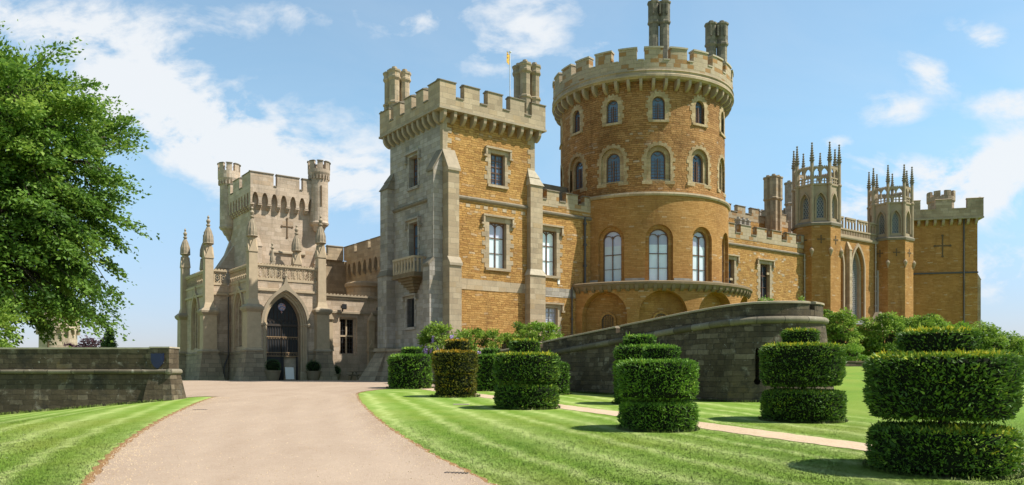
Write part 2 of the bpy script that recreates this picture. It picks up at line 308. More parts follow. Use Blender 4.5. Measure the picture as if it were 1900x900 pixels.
# ------------------------------------------------------------------ mesh helpers
class MB:
    def __init__(s): s.v = []; s.f = []; s.mi = []
    def add(s, vs, fs, mi=0):
        o = len(s.v); s.v += [tuple(p) for p in vs]; s.f += [[i + o for i in f] for f in fs]; s.mi += [mi] * len(fs); return s
    def box(s, x0, x1, y0, y1, z0, z1, mi=0):
        return s.prism([(x0, y0), (x1, y0), (x1, y1), (x0, y1)], z0, z1, 'z', mi)
    def prism(s, pts, d0, d1, ax='z', mi=0):
        n = len(pts)
        def P(p, d): return (p[0], p[1], d) if ax == 'z' else ((p[0], d, p[1]) if ax == 'y' else (d, p[0], p[1]))
        vs = [P(p, d0) for p in pts] + [P(p, d1) for p in pts]
        fs = [list(range(n))[::-1], [n + i for i in range(n)]] + [[i, (i + 1) % n, n + (i + 1) % n, n + i] for i in range(n)]
        return s.add(vs, fs, mi)
    def taper(s, r0, z0, r1, z1, mi=0):                 # frustum between two rectangles (x0,x1,y0,y1)
        def q(r, z): return [(r[0], r[2], z), (r[1], r[2], z), (r[1], r[3], z), (r[0], r[3], z)]
        return s.add(q(r0, z0) + q(r1, z1), [[3, 2, 1, 0], [4, 5, 6, 7], [0, 1, 5, 4], [1, 2, 6, 5], [2, 3, 7, 6], [3, 0, 4, 7]], mi)
    def lathe(s, prof, n, cx=0, cy=0, ph=0.0, mi=0):
        rings = []; vs = []; fs = []
        for (r, z) in prof:
            if r < 1e-6: rings.append([len(vs)]); vs.append((cx, cy, z))
            else:
                rings.append(list(range(len(vs), len(vs) + n)))
                vs += [(cx + r * math.sin(ph + 2 * math.pi * i / n), cy - r * math.cos(ph + 2 * math.pi * i / n), z) for i in range(n)]
        for a, b in zip(rings, rings[1:]):
            for i in range(n):
                j = (i + 1) % n
                if len(a) == 1 and len(b) == 1: continue
                if len(a) == 1: fs.append([a[0], b[j], b[i]])
                elif len(b) == 1: fs.append([a[i], a[j], b[0]])
                else: fs.append([a[i], a[j], b[j], b[i]])
        return s.add(vs, fs, mi)
    def arcbox(s, r0, r1, t0, t1, z0, z1, n=4, cx=0, cy=0, mi=0):
        vs = []; fs = []
        for i in range(n + 1):
            t = t0 + (t1 - t0) * i / n
            for (r, z) in ((r0, z0), (r1, z0), (r1, z1), (r0, z1)): vs.append((cx + r * math.sin(t), cy - r * math.cos(t), z))
        for i in range(n):
            for k in range(4): fs.append([4 * i + k, 4 * i + (k + 1) % 4, 4 * i + 4 + (k + 1) % 4, 4 * i + 4 + k])
        fs += [[3, 2, 1, 0], [4 * n, 4 * n + 1, 4 * n + 2, 4 * n + 3]]
        return s.add(vs, fs, mi)
    def bar(s, p0, p1, wd, y0, y1, mi=0):               # flat bar in the x-z plane
        dx, dz = p1[0] - p0[0], p1[1] - p0[1]; L = math.hypot(dx, dz) or 1; nx, nz = -dz / L * wd / 2, dx / L * wd / 2
        return s.prism([(p0[0] + nx, p0[1] + nz), (p0[0] - nx, p0[1] - nz), (p1[0] - nx, p1[1] - nz), (p1[0] + nx, p1[1] + nz)], y0, y1, 'y', mi)
    def polybar(s, pts, wd, y0, y1, mi=0):
        for a, b in zip(pts, pts[1:]): s.bar(a, b, wd, y0, y1, mi)
        return s
    def tube(s, pts, rad, n=7, mi=0):
        pts = [Vector(p) for p in pts]; m = len(pts); rad = [float(q) for q in rad] if isinstance(rad, (list, tuple)) else [float(rad)] * m
        vs = []; fs = []
        for i, p in enumerate(pts):
            d = (pts[min(i + 1, m - 1)] - pts[max(i - 1, 0)]).normalized()
            u = d.cross(Vector((0.31, 0.17, 0.93)) if abs(d.z) < .9 else Vector((1, .1, 0))).normalized(); v = d.cross(u)
            vs += [tuple(p + rad[i] * (math.cos(2 * math.pi * k / n) * u + math.sin(2 * math.pi * k / n) * v)) for k in range(n)]
        for i in range(m - 1):
            for k in range(n): fs.append([i * n + k, i * n + (k + 1) % n, (i + 1) * n + (k + 1) % n, (i + 1) * n + k])
        fs += [list(range(n))[::-1], [(m - 1) * n + k for k in range(n)]]
        return s.add(vs, fs, mi)
    def xform(s, mat, start=0):
        s.v = s.v[:start] + [tuple(mat @ Vector(p)) for p in s.v[start:]]; return s
    def merge(s, o, mat=None, mi=None):
        vs = o.v if mat is None else [tuple(mat @ Vector(p)) for p in o.v]
        b = len(s.v); s.v += vs; s.f += [[i + b for i in f] for f in o.f]; s.mi += o.mi if mi is None else [mi] * len(o.f); return s
    def bend(s, Rr):
        s.v = [(x, y + Rr - math.sqrt(max(Rr * Rr - x * x, .01)), z) for (x, y, z) in s.v]; return s

def to_mesh(name, mb, mats, org=(0, 0, 0), uv='box', uvr=1.0, recalc=True, smooth=False):
    me = bpy.data.meshes.new(name)
    me.from_pydata([(x - org[0], y - org[1], z - org[2]) for x, y, z in mb.v], [], mb.f)
    if not isinstance(mats, (list, tuple)): mats = [mats]
    for m in mats: me.materials.append(m)
    if any(mb.mi): me.polygons.foreach_set('material_index', mb.mi)
    if recalc:
        bm = bmesh.new(); bm.from_mesh(me); bmesh.ops.recalc_face_normals(bm, faces=bm.faces); bm.to_mesh(me); bm.free()
    if smooth: me.polygons.foreach_set('use_smooth', [True] * len(me.polygons))
    set_uv(me, uv, uvr); me.update(); return me

def set_uv(me, uv='box', uvr=1.0, seed=None):
    nl = len(me.loops)
    if not nl: return
    vi = np.empty(nl, np.int32); me.loops.foreach_get('vertex_index', vi)
    co = np.empty(len(me.vertices) * 3, np.float32); me.vertices.foreach_get('co', co); co = co.reshape(-1, 3)
    tot = np.empty(len(me.polygons), np.int32); me.polygons.foreach_get('loop_total', tot)
    nn = np.empty(len(me.polygons) * 3, np.float32); me.polygons.foreach_get('normal', nn); nn = nn.reshape(-1, 3)
    N = np.repeat(nn, tot, axis=0); P = co[vi]
    h = np.hypot(N[:, 0], N[:, 1]) + 1e-9
    if uv == 'cyl': u = np.arctan2(P[:, 0], -P[:, 1]) * uvr
    else: u = (P[:, 0] * -N[:, 1] + P[:, 1] * N[:, 0]) / h
    v = P[:, 2].copy()
    fl = np.abs(N[:, 2]) > .8
    u[fl] = P[fl, 0]; v[fl] = P[fl, 1]
    lay = me.uv_layers.new(name='UVMap') if not me.uv_layers else me.uv_layers[0]
    lay.data.foreach_set('uv', np.stack([u, v], 1).astype(np.float32).ravel())

ORG = {}
def put(name, me, parent=None, loc=(0, 0, 0), rotz=0.0):
    o = bpy.data.objects.new(name, me); COL.objects.link(o); o.location = loc; o.rotation_euler = (0, 0, rotz)
    if parent is not None: o.parent = parent
    return o
def part(name, mb, mats, parent, uv='box', uvr=1.0, smooth=False, recalc=True):
    top = parent
    while top.parent is not None: top = top.parent
    return put(name, to_mesh(name, mb, mats, ORG.get(top.name, (0, 0, 0)), uv, uvr, recalc, smooth), parent)
def islands(mb):
    par = list(range(len(mb.v)))
    def fd(i):
        while par[i] != i: par[i] = par[par[i]]; i = par[i]
        return i
    for f in mb.f:
        for i in f[1:]: par[fd(i)] = fd(f[0])
    gr = {}
    for k, f in enumerate(mb.f): gr.setdefault(fd(f[0]), []).append(k)
    G = []
    for fs in gr.values():
        vi = sorted({i for k in fs for i in mb.f[k]}); P = np.array([mb.v[i] for i in vi]); G.append([P.min(0) - .004, P.max(0) + .004, fs])
    ch = True
    while ch:
        ch = False
        for i in range(len(G)):
            for j in range(i + 1, len(G)):
                if (G[i][0] <= G[j][1]).all() and (G[j][0] <= G[i][1]).all():
                    G[i] = [np.minimum(G[i][0], G[j][0]), np.maximum(G[i][1], G[j][1]), G[i][2] + G[j][2]]; G.pop(j); ch = True; break
            if ch: break
    out = []
    for _, _, fs in G:
        m = MB(); mp = {}
        for k in fs:
            nf = []
            for i in mb.f[k]:
                if i not in mp: mp[i] = len(m.v); m.v.append(mb.v[i])
                nf.append(mp[i])
            m.f.append(nf); m.mi.append(mb.mi[k])
        out.append(m)
    return out
def parts_each(name, mb, mats, parent, uv='box', uvr=1.0):
    """every separate stone of a builder as a part of its own"""
    return [part(name, m, mats, parent, uv, uvr) for m in islands(mb)]
def tag(o, label=None, cat=None, group=None, kind=None):
    if label: o['label'] = label
    if cat: o['category'] = cat
    if group: o['group'] = group
    if kind: o['kind'] = kind
    return o
def cut(o, cutter, uv='box', uvr=1.0):
    """subtract a closed cutter (given in the part's own un-offset coordinates) from the part's mesh"""
    top = o
    while top.parent is not None: top = top.parent
    cm = to_mesh('cutter', cutter, [], ORG.get(top.name, (0, 0, 0)))
    tmp = bpy.data.objects.new('cutter', cm); COL.objects.link(tmp)
    host = bpy.data.objects.new('host', o.data); COL.objects.link(host)
    md = host.modifiers.new('b', 'BOOLEAN'); md.operation = 'DIFFERENCE'; md.object = tmp; md.solver = 'EXACT'
    bpy.context.view_layer.update()
    dg = bpy.context.evaluated_depsgraph_get()
    me = bpy.data.meshes.new_from_object(host.evaluated_get(dg))
    set_uv(me, uv, uvr)
    old = o.data; o.data = me; me.name = old.name
    bpy.data.objects.remove(host); bpy.data.objects.remove(tmp); bpy.data.meshes.remove(cm)
    return o

# castle frame: a runs along the sunny fronts (to the right and back), b runs inwards
OX, OY = -4.53, 52.0
PHI = math.atan2(.592, .806); CA, SA = math.cos(PHI), math.sin(PHI)
def c2w(a, b): return (OX + a * CA - b * SA, OY + a * SA + b * CA)
GZ = -0.46
def cthing(name, label, cat, a, b, z=GZ, group=None):
    o = bpy.data.objects.new(name, None); COL.objects.link(o); o.empty_display_size = .5
    x, y = c2w(a, b); o.location = (x, y, z); o.rotation_euler = (0, 0, PHI); ORG[o.name] = (a, b, z)
    return tag(o, label, cat, group)
def wthing(name, label, cat, x, y, z, rot=0.0, group=None):
    o = bpy.data.objects.new(name, None); COL.objects.link(o); o.empty_display_size = .5
    o.location = (x, y, z); o.rotation_euler = (0, 0, rot); ORG[o.name] = (0, 0, z)
    return tag(o, label, cat, group)

# outlines of openings (x, z), counter-clockwise from the lower left
def arch_pts(hw, zs, rise, kind, n=9):
    if kind == 'rect': return [(hw, zs), (-hw, zs)]
    if kind == 'round': return [(hw * math.cos(math.pi * i / (2 * n)), zs + rise * math.sin(math.pi * i / (2 * n))) for i in range(2 * n + 1)]
    R = (hw * hw + rise * rise) / (2 * hw); c = hw - R; am = math.asin(min(1, rise / R))
    right = [(c + R * math.cos(am * i / n), zs + R * math.sin(am * i / n)) for i in range(n + 1)]
    return right + [(-x, z) for x, z in right[:-1][::-1]]
def outline(hw, z0, zs, rise, kind, n=9): return [(-hw, z0), (hw, z0)] + arch_pts(hw, zs, rise, kind, n)
def band(mb, inn, out, y0, y1, mi=0, skip_bottom=False):
    n = len(inn)
    for i in range(n):
        j = (i + 1) % n
        if skip_bottom and i == 0: continue
        q = [inn[i], inn[j], out[j], out[i]]
        mb.prism(q, y0, y1, 'y', mi)
    return mb

WC = {}
def window(key, parent, a, b, rotz, hw, z0, zs, rise, kind, depth=.32, tooth=.14, jamb=.30, proud=.025, hood=False, glassm='gblind', bars='two', bendR=None,
           surm='ashlar', sill=True, lean='frame', upper=None, name='window', hoodret=.45):
    """one window: stone surround (the part) with glass and glazing bars (sub-parts), shared meshes"""
    if key not in WC:
        ztop = zs + rise
        s = MB()
        # surround blocks of uneven length along jambs and arch
        k = 0; z = z0
        while z < zs - .02 and jamb > 0:
            z2 = min(z + .30, zs); ln = jamb + (tooth if k % 2 else 0)
            for sg in (-1, 1):
                l2 = ln + random.uniform(-.3, .3) * tooth
                x0, x1 = sorted((sg * hw, sg * (hw + l2))); s.box(x0, x1, -proud - .002 * (k % 2), depth, z, z2)
            z = z2; k += 1
        if kind == 'rect':
            if jamb > 0: s.box(-hw - jamb - tooth, hw + jamb + tooth, -proud - .003, depth, ztop, ztop + jamb * .9)
        elif jamb > 0:
            ap = arch_pts(hw, zs, rise, kind, 8)
            for i in range(len(ap) - 1):
                p, q = ap[i], ap[i + 1]; t = jamb + (tooth if i % 2 else 0) * .8
                def o_(p):
                    cx_, cz_ = (0, zs - .0) if kind == 'round' else (0, zs - hw * .4)
                    d = math.hypot(p[0] - cx_, p[1] - cz_); return (p[0] + (p[0] - cx_) / d * t, p[1] + (p[1] - cz_) / d * t)
                s.prism([p, o_(p), o_(q), q], -proud - .002 * (i % 2), depth, 'y')
        if sill: s.box(-hw - max(jamb, .08) * .9, hw + max(jamb, .08) * .9, -proud - .10, depth, z0 - .18, z0)
        if hood:
            zt = ztop + (jamb * .9 if jamb > 0 else .05); hx = hw + jamb + .06
            s.box(-hx - .14, hx + .14, -proud - .20, .02, zt, zt + .13)
            for sg in (-1, 1):
                x0, x1 = sorted((sg * hx, sg * (hx + .14))); s.box(x0, x1, -proud - .17, .02, zt - hoodret, zt)
                x0, x1 = sorted((sg * (hx - .02), sg * (hx + .26))); s.box(x0, x1, -proud - .16, .02, zt - hoodret - .12, zt - hoodret)
        if not s.v: s.box(-hw - .06, hw + .06, -.05, depth, z0 - .1, z0)
        g = MB(); g2 = MB(); fr = MB(); gd = depth - .06
        ol = outline(hw, z0, zs, rise, kind, 9); yb = gd + .05
        if upper is not None:                              # upper panes of another look: split at a height
            zc = upper[1]
            lo = [(-hw, z0), (hw, z0), (hw, zc), (-hw, zc)]; hi = [(-hw, zc), (hw, zc)] + arch_pts(hw, zs, rise, kind, 9)
            g.add([(x, gd, z) for x, z in lo], [[0, 1, 2, 3]]); g2.add([(x, gd, z) for x, z in hi], [list(range(len(hi)))])
        else: g.add([(x, gd, z) for x, z in ol], [list(range(len(ol)))])
        fw = .05 if hw < .55 else .065
        inn = outline(hw - fw, z0 + fw, zs, max(rise - fw, .001), kind, 9) if kind != 'rect' else [(-hw + fw, z0 + fw), (hw - fw, z0 + fw), (hw - fw, ztop - fw), (-hw + fw, ztop - fw)]
        if kind == 'rect': ol = [(-hw, z0), (hw, z0), (hw, ztop), (-hw, ztop)]
        band(fr, inn, ol, gd - .07, gd + .02)
        H = ztop - z0
        if bars in ('two', 'gothic2', 'grid'):
            fr.box(-.028, .028, gd - .08, gd + .015, z0, zs + (rise * .45 if kind != 'rect' else 0))
            nrow = {'two': 3, 'gothic2': 3, 'grid': 5}[bars]
            for i in range(1, nrow):
                zz = z0 + (zs - z0) * i / nrow if kind != 'rect' else z0 + H * (i / nrow)
                th = .032 if (i == nrow - 1) else .016
                fr.box(-hw, hw, gd - .055, gd + .01, zz - th, zz + th)
            # round-headed pair of lights
            h2 = hw / 2; zz = zs if kind != 'rect' else ztop - hw * .62
            if bars != 'grid':
                for sg in (-1, 1):
                    pts = [(sg * h2 + h2 * math.cos(math.pi * i / 10), zz + h2 * math.sin(math.pi * i / 10) * (.95 if kind == 'rect' else 1.0)) for i in range(11)]
                    fr.polybar([p for p in pts], .05, gd - .07, gd + .01)
        if bars in ('grid', 'small'):
            ncol = max(2, int(round(hw * 2 / .28))); nr = max(3, int(round(H / .33)))
            for i in range(1, ncol): fr.box(-hw + 2 * hw * i / ncol - .013, -hw + 2 * hw * i / ncol + .013, gd - .03, gd + .01, z0, zs)
            for i in range(1, nr): fr.box(-hw, hw, gd - .028, gd + .008, z0 + (zs - z0) * i / nr - .012, z0 + (zs - z0) * i / nr + .012)
        if bars == 'leaded':
            for i in range(1, 3): fr.box(-hw + 2 * hw * i / 3 - .012, -hw + 2 * hw * i / 3 + .012, gd - .03, gd + .01, z0, zs)
            fr.box(-.035, .035, gd - .08, gd + .02, z0, zs)
            for i in range(1, 7): fr.box(-hw, hw, gd - .028, gd + .008, z0 + (zs - z0) * i / 7 - .014, z0 + (zs - z0) * i / 7 + .014)
            if kind != 'rect':
                for sg in (-1, 1): fr.polybar([(0, zs + rise * .35), (sg * hw * .5, zs + rise * .62)], .04, gd - .05, gd + .01)
        if bars == 'grille':
            for i in range(1, 6): fr.box(-hw + 2 * hw * i / 6 - .018, -hw + 2 * hw * i / 6 + .018, -.02 if kind == 'rect' else gd - .12, .02 if kind == 'rect' else gd - .08, z0, zs + (rise * (1 - abs(i - 3) / 3.4) if kind != 'rect' else 0))
            for i in (1, 2): fr.box(-hw, hw, gd - .09, gd - .06, z0 + (zs - z0) * i / 3 - .02, z0 + (zs - z0) * i / 3 + .02)
        if bars == 'lattice':
            st = .24; nn = int((2 * hw + H) / st) + 2
            def inside(x, z): 
                if z < z0 or z > ztop or abs(x) > hw: return False
                if z <= zs: return True
                for (xx, zz) in arch_pts(hw, zs, rise, kind, 9): 
                    if zz >= z: return abs(x) <= abs(xx) + .02
                return False
            for i in range(nn):
                for sg in (-1, 1):
                    run = []; z = z0
                    while z < ztop:
                        x = sg * (-hw - H + i * st + (z - z0) * .58 + H * .42)
                        if inside(x, z): run.append((x, z))
                        z += .08
                    if len(run) > 1: fr.bar(run[0], run[-1], .05, gd - .05, gd + .01)
        for mb in (s, g, g2, fr):
            if bendR: mb.bend(bendR)
        WC[key] = (to_mesh(name, s, M[surm]), to_mesh('glass', g, M[glassm], recalc=False), to_mesh('glass', g2, M[upper[0]], recalc=False) if g2.v else None, to_mesh('glazing_bars', fr, M[lean]))
    s, g, g2, fr = WC[key]
    org = ORG.get(parent.name, (0, 0, 0))
    w_ = put(name, s, parent, (a - org[0], b - org[1], -org[2]), rotz)
    put('glass', g, w_); 
    if g2: put('glass', g2, w_)
    put('glazing_bars', fr, w_)
    return w_
def cutter_at(mb, a, b, rotz, ol, y0=-.6, y1=.5):
    m = Matrix.Translation((a, b, 0)) @ Matrix.Rotation(rotz, 4, 'Z'); c = MB(); c.prism(ol, y0, y1, 'y'); mb.merge(c, m); return mb

def crenel_profile(L, m, c, z0, zc, zm, start_m=None, end_m=None):
    """(x,z) outline of a crenellated wall of length L; returns outline and the merlon spans"""
    n = max(1, round((L - m) / (m + c))); k = (L - m * 1.0) / n if n else L; c = k - m
    spans = [(i * k, i * k + m) for i in range(n + 1)]
    pts = [(0, z0), (L, z0)]
    for (s, e) in spans[::-1]:
        if e < L - 1e-4: pts.append((e, zc))
        pts += [(e, zm), (s, zm)]
        if s > 1e-4: pts.append((s, zc))
    return pts, spans
def crenel_wall(mb, cap, p0, p1, th, m, c, z0, zc, zm, over=.06, ch=.11):
    """straight crenellated parapet from p0 to p1 (castle frame), thickness th to the left of the run, with coping stones"""
    dx, dy = p1[0] - p0[0], p1[1] - p0[1]; L = math.hypot(dx, dy); rot = math.atan2(dy, dx)
    pts, sp = crenel_profile(L, m, c, z0, zc, zm)
    mt = Matrix.Translation((p0[0], p0[1], 0)) @ Matrix.Rotation(rot, 4, 'Z')
    w_ = MB(); w_.prism(pts, 0, th, 'y'); mb.merge(w_, mt)
    k = MB(); prev = None
    for (s, e) in sp:
        k.prism([(-over, zm), (th + over, zm), (th + over, zm + ch * .5), (th * .5, zm + ch * 1.4), (-over, zm + ch * .5)], s - .04, e + .04, 'x')
        if prev is not None: k.box(prev + .04, s - .04, -over, th + over, zc, zc + .09)
        prev = e
    # the prism above runs along x already
    cap.merge(k, mt)
# ------------------------------------------------------------------ shared stone pieces
def corbel_mesh(key, wd, dep, h, mat):
    k = 'corb' + key
    if k not in WC:
        mb = MB(); pts = [(0.02, 0), (0.02, -h)] + [(-dep * math.sin(math.pi / 2 * i / 6) ** 1.3 * .97, -h + h * .72 * (1 - math.cos(math.pi / 2 * i / 6))) for i in range(1, 7)] + [(-dep, 0)]
        mb.prism(pts, -wd / 2, wd / 2, 'x'); WC[k] = to_mesh('corbel', mb, mat)
    return WC[k]
def flue(mb, cx, cy, z0, zc, zt, r, ph=R_(22.5), cap=True, mid=None):
    pr = [(0, z0), (r, z0), (r, zc)]
    if mid: pr = [(0, z0), (r * 1.1, z0), (r * 1.1, mid - .06), (r * 1.3, mid), (r * 1.3, mid + .12), (r, mid + .2), (r, zc)]
    pr += [(r * 1.28, zc + .14), (r * 1.28, zc + .26), (r * 1.16, zc + .34), (r * 1.16, zt - .25), (r * 1.34, zt - .14), (r * 1.34, zt - .02), (r * .9, zt), (r * .55, zt), (r * .5, zt + .22), (0, zt + .22)]
    mb.lathe(pr, 8, cx, cy, ph)

# ------------------------------------------------------------------ square tower
TW, TD = 7.6, 7.35
tw = cthing('square_tower', 'tall square tower with orange rubble front, grey side and corner chimneys', 'tower', 0, 0)
mb = MB(); mb.box(0, TW, 0, TD, GZ, 17.4)
wall = part('wall', mb, [M['iron'], M['ashgrey']], tw)
cu = MB()
W_UP = (.60, 13.0, 15.15, .001, 'rect'); W_MN = (.72, 7.3, 10.45, .001, 'rect')
rects = [(4.4, 0, 0, W_UP), (4.4, 0, 0, W_MN), (0, 3.9, -math.pi / 2, W_UP), (0, 3.9, -math.pi / 2, (.60, 8.0, 10.55, .001, 'rect')), (0, 4.3, -math.pi / 2, (.55, 3.3, 5.3, .001, 'rect'))]
for (a, b, rz, (hw, z0, zs, rs, kd)) in rects: cutter_at(cu, a, b, rz, [(-hw - .25, z0 - .1), (hw + .25, z0 - .1), (hw + .25, zs + .2), (-hw - .25, zs + .2)], -.5, .52)
cut(wall, cu)
for p in wall.data.polygons:
    if p.normal.x < -.5: p.material_index = 1  # side away from the sun takes the shade-darkened stone
window('tw_up', tw, 4.4, 0, 0, *W_UP, depth=.36, glassm='gblue', bars='grid', hood=True, jamb=.28, tooth=.22)
window('tw_mn', tw, 4.4, 0, 0, *W_MN, depth=.42, glassm='gblind', bars='two', hood=True, jamb=.36, tooth=.24, upper=('gviolet', 9.5))
window('tw_lu', tw, 0, 3.9, -math.pi / 2, *W_UP, depth=.50, glassm='gblue', bars='grid', hood=True, jamb=.20, tooth=.10, surm='ashgrey')
window('tw_lm', tw, 0, 3.9, -math.pi / 2, .60, 8.0, 10.55, .001, 'rect', depth=.50, glassm='gblue', bars='two', hood=True, jamb=.20, tooth=.1, surm='ashgrey')
window('tw_lg', tw, 0, 4.3, -math.pi / 2, .55, 3.3, 5.3, .001, 'rect', depth=.50, glassm='gblack', bars='grille', hood=True, jamb=.20, tooth=.05, surm='ashgrey', lean='ironblk', hoodret=.2)
# quoins, strings, bands, pale header stones
mb = MB(); z = 13.6; k = 0
while z < 16.6:
    l1 = .62 if k % 2 else .34; mb.box(-.02, l1 + random.uniform(-.06, .06), -.022, .3, z, z + .33)
    l2 = .62 if k % 2 == 0 else .36; mb.box(TW - l2, TW + .02, -.022, .3, z, z + .33)
    z += .33; k += 1
parts_each('quoins', mb, M['ashlar'], tw)
mb = MB(); mb.prism([(-.14, 11.72), (-.16, 11.82), (.02, 11.95), (.02, 11.62)], .5, TW - .62, 'x')
mb.prism([(-.14, 11.72), (.02, 11.62), (.02, 11.95), (-.16, 11.82)], .5, TD - .5, 'y')
parts_each('string_course', mb, M['copdark'], tw)
mb = MB(); mb.box(.5, 4.9, -.028, .2, 5.7, 6.42); mb.box(4.9, TW - .5, -.026, .2, 5.72, 6.38)
parts_each('pale_band', mb, M['ashlar'], tw)
mb = MB()
for i in range(8): x = .95 + i * .78 + random.uniform(-.08, .08); mb.box(x, x + .34, -.02, .15, 11.22, 11.44)
parts_each('header_stone', mb, M['ashlar'], tw)
# clasping buttresses
def clasp(a0, a1, b0, b1, z0, z1, zc, corner, mats, lo=None):
    """upright with weathered cap sloping back to the tower corner; lo = (extra spread, offset height)"""
    mb = MB(); cp = MB(); e, zo = lo
    mb.box(a0, a1, b0, b1, zo, z1)
    mb.box(a0 - e, a1 + e * .6, b0 - e, b1 + e * .6, z0, zo - .42)
    cp.taper((a0 - e - .07, a1 + e * .6 + .07, b0 - e - .07, b1 + e * .6 + .07), zo - .42, (a0 - .01, a1 + .01, b0 - .01, b1 + .01), zo + .02)
    mid = (a0 + (corner[0] - a0) * .5, a1 + (corner[1] - a1) * .5, b0 + (corner[2] - b0) * .5, b1 + (corner[3] - b1) * .5)
    cp.taper((a0 - .09, a1 + .09, b0 - .09, b1 + .09), z1, (mid[0] - .03, mid[1] + .03, mid[2] - .03, mid[3] + .03), (z1 + zc) / 2)
    cp.taper((mid[0] - .08, mid[1] + .08, mid[2] - .08, mid[3] + .08), (z1 + zc) / 2 - .02, corner, zc)
    o = part('buttress', mb, mats[0], tw)
    parts_each('weathering', cp, mats[1], o)
def angle_buttress(side, p1, p0, t0, t1, z0, zo, z1, zc, mat, capm):
    """stepped buttress standing out from one face: side 'b' stands out towards -b, side 'a' towards -a; t0..t1 is its width along the face"""
    def pz(mb, pts, ax): mb.prism(pts, t0, t1, ax)
    mb = MB(); ax = 'x' if side == 'b' else 'y'
    mb.prism([(.02, zo), (-p1, zo), (-p1, z1), (-.0, zc - .16), (.02, zc - .16)], t0, t1, ax)
    mb.prism([(.02, z0), (-p0, z0), (-p0, zo - .40), (-p1, zo), (.02, zo)], t0 - .05, t1 + .05, ax)
    o = part('buttress', mb, mat, tw)
    for (za, zb, pa_, pb_, e) in ((z1, zc, p1, 0.0, .07), (zo - .40, zo + .02, p0, p1, .08)):
        cp = MB(); cp.prism([(-pa_ - .09, za - .06), (-pb_ - .0, zb - .06), (-pb_ - .0, zb + .12), (-pa_ - .09, za + .10)], t0 - e, t1 + e, ax); part('weathering', cp, capm, o)
angle_buttress('b', .66, .88, .02, .85, 1.9, 7.55, 13.35, 14.7, M['ashlar'], M['trimgrey'])
angle_buttress('a', .70, 1.02, .02, .80, 1.9, 7.55, 13.35, 14.7, M['ashgrey'], M['copdark'])
clasp(TW - .66, TW + .42, -.42, .62, 1.2, 13.35, 14.5, (TW - .6, TW + .01, -.012, .62), (M['ashlar'], M['coping']), (.18, 7.4))
clasp(-.55, .62, TD - .62, TD + .5, 1.9, 13.35, 14.55, (-.012, .62, TD - .6, TD + .01), (M['ashgrey'], M['copdark']), (.16, 7.5))
# battered plinth
mb = MB()
mb.taper((-1.35, TW + .5, -1.0, TD + 1.35), GZ, (-.70, TW + .3, -.62, TD + .70), 1.66)
mb.taper((-1.75, .9, TD - .95, TD + 1.7), GZ, (-.78, .75, TD - .75, TD + .72), 1.68)
mb.taper((-1.75, 1.0, -1.5, .95), GZ, (-.78, .78, -.78, .78), 1.69)
part('plinth', mb, M['plinth'], tw)
mb = MB(); mb.box(-.80, TW + .35, -.72, TD + .8, 1.64, 1.80); mb.box(-.92, .9, -.92, .9, 1.66, 1.9); mb.box(-.92, .9, TD - .9, TD + .86, 1.66, 1.9)
part('plinth_moulding', mb, M['trimgrey'], tw)
# balcony on the grey side
yb0, yb1, pj = 2.15, 5.15, .95
mb = MB(); mb.box(-pj, .02, yb0, yb1, 6.72, 6.92); mb.box(-pj - .06, .02, yb0 - .06, yb1 + .06, 6.60, 6.72)
for k in range(5): mb.box(-.80 + k * .13, .02, yb0 + .5 + k * .16, yb1 - .5 - k * .16, 6.42 - k * .19, 6.60 - k * .19)
bl = part('balcony', mb, M['darkstone'], tw)
rl = MB()
rl.box(-pj - .03, -pj + .14, yb0, yb1, 7.86, 8.0)
for bb in (yb0, yb1 - .16): rl.box(-pj + .14, .02, bb, bb + .16, 7.86, 8.0)
nb = 7
for i in range(nb + 1):
    y = yb0 + .07 + (yb1 - yb0 - .14) * i / nb; rl.box(-pj, -pj + .1, y - .05, y + .05, 6.92, 7.86)
for i in range(nb):
    y0 = yb0 + .07 + (yb1 - yb0 - .14) * i / nb; y1 = yb0 + .07 + (yb1 - yb0 - .14) * (i + 1) / nb; ym = (y0 + y1) / 2
    for (p, q) in (((y0, 7.45), (ym, 7.86)), ((y1, 7.45), (ym, 7.86)), ((y0, 7.3), (ym, 6.92)), ((y1, 7.3), (ym, 6.92))):
        dz = .04; rl.prism([(p[0], p[1] - dz), (q[0], q[1] - dz), (q[0], q[1] + dz), (p[0], p[1] + dz)], -pj + .01, -pj + .09, 'x')
for bb in (yb0 + .02, yb1 - .12):
    for i in range(1, 3): rl.box(-pj + .33 * i - .05, -pj + .33 * i + .05, bb, bb + .1, 6.92, 7.86)
part('balustrade', rl, M['trim'], bl)
# parapet on corbels
pa, pc = MB(), MB(); o_ = .56; zP = 17.36
crenel_wall(pa, pc, (-o_, -o_), (TW + o_, -o_), .5, 1.22, .70, zP, 18.05, 19.02)
crenel_wall(pa, pc, (-o_, TD + o_ - .5), (-o_, -o_ + .5), .5, .98, .70, zP, 18.05, 19.02)
crenel_wall(pa, pc, (TW + o_, -o_ + .5), (TW + o_, TD + o_ - .5), .5, .98, .70, zP, 18.05, 19.02)
crenel_wall(pa, pc, (TW + o_, TD + o_), (-o_, TD + o_), .5, 1.22, .70, zP, 18.05, 19.02)
pp = part('parapet', pa, M['ashlar'], tw); parts_each('coping_stone', pc, M['copdark'], pp)
mb = MB(); mb.box(-o_ - .06, TW + o_ + .06, -o_ - .06, TD + o_ + .06, zP - .14, zP)
part('cornice', mb, M['trimgrey'], tw)
mb = MB(); mb.box(-.05, TW + .05, -.05, TD + .05, 17.36, 17.72); part('roof', mb, M['lead'], tw)
cm = corbel_mesh('tw', .22, .54, .74, M['trimb'])
for i in range(11): put('corbel', cm, tw, (-.12 + i * (TW + .24) / 10, 0, zP - .14 - GZ), 0)
cmg = corbel_mesh('twg', .24, .54, .78, M['trimgrey'])
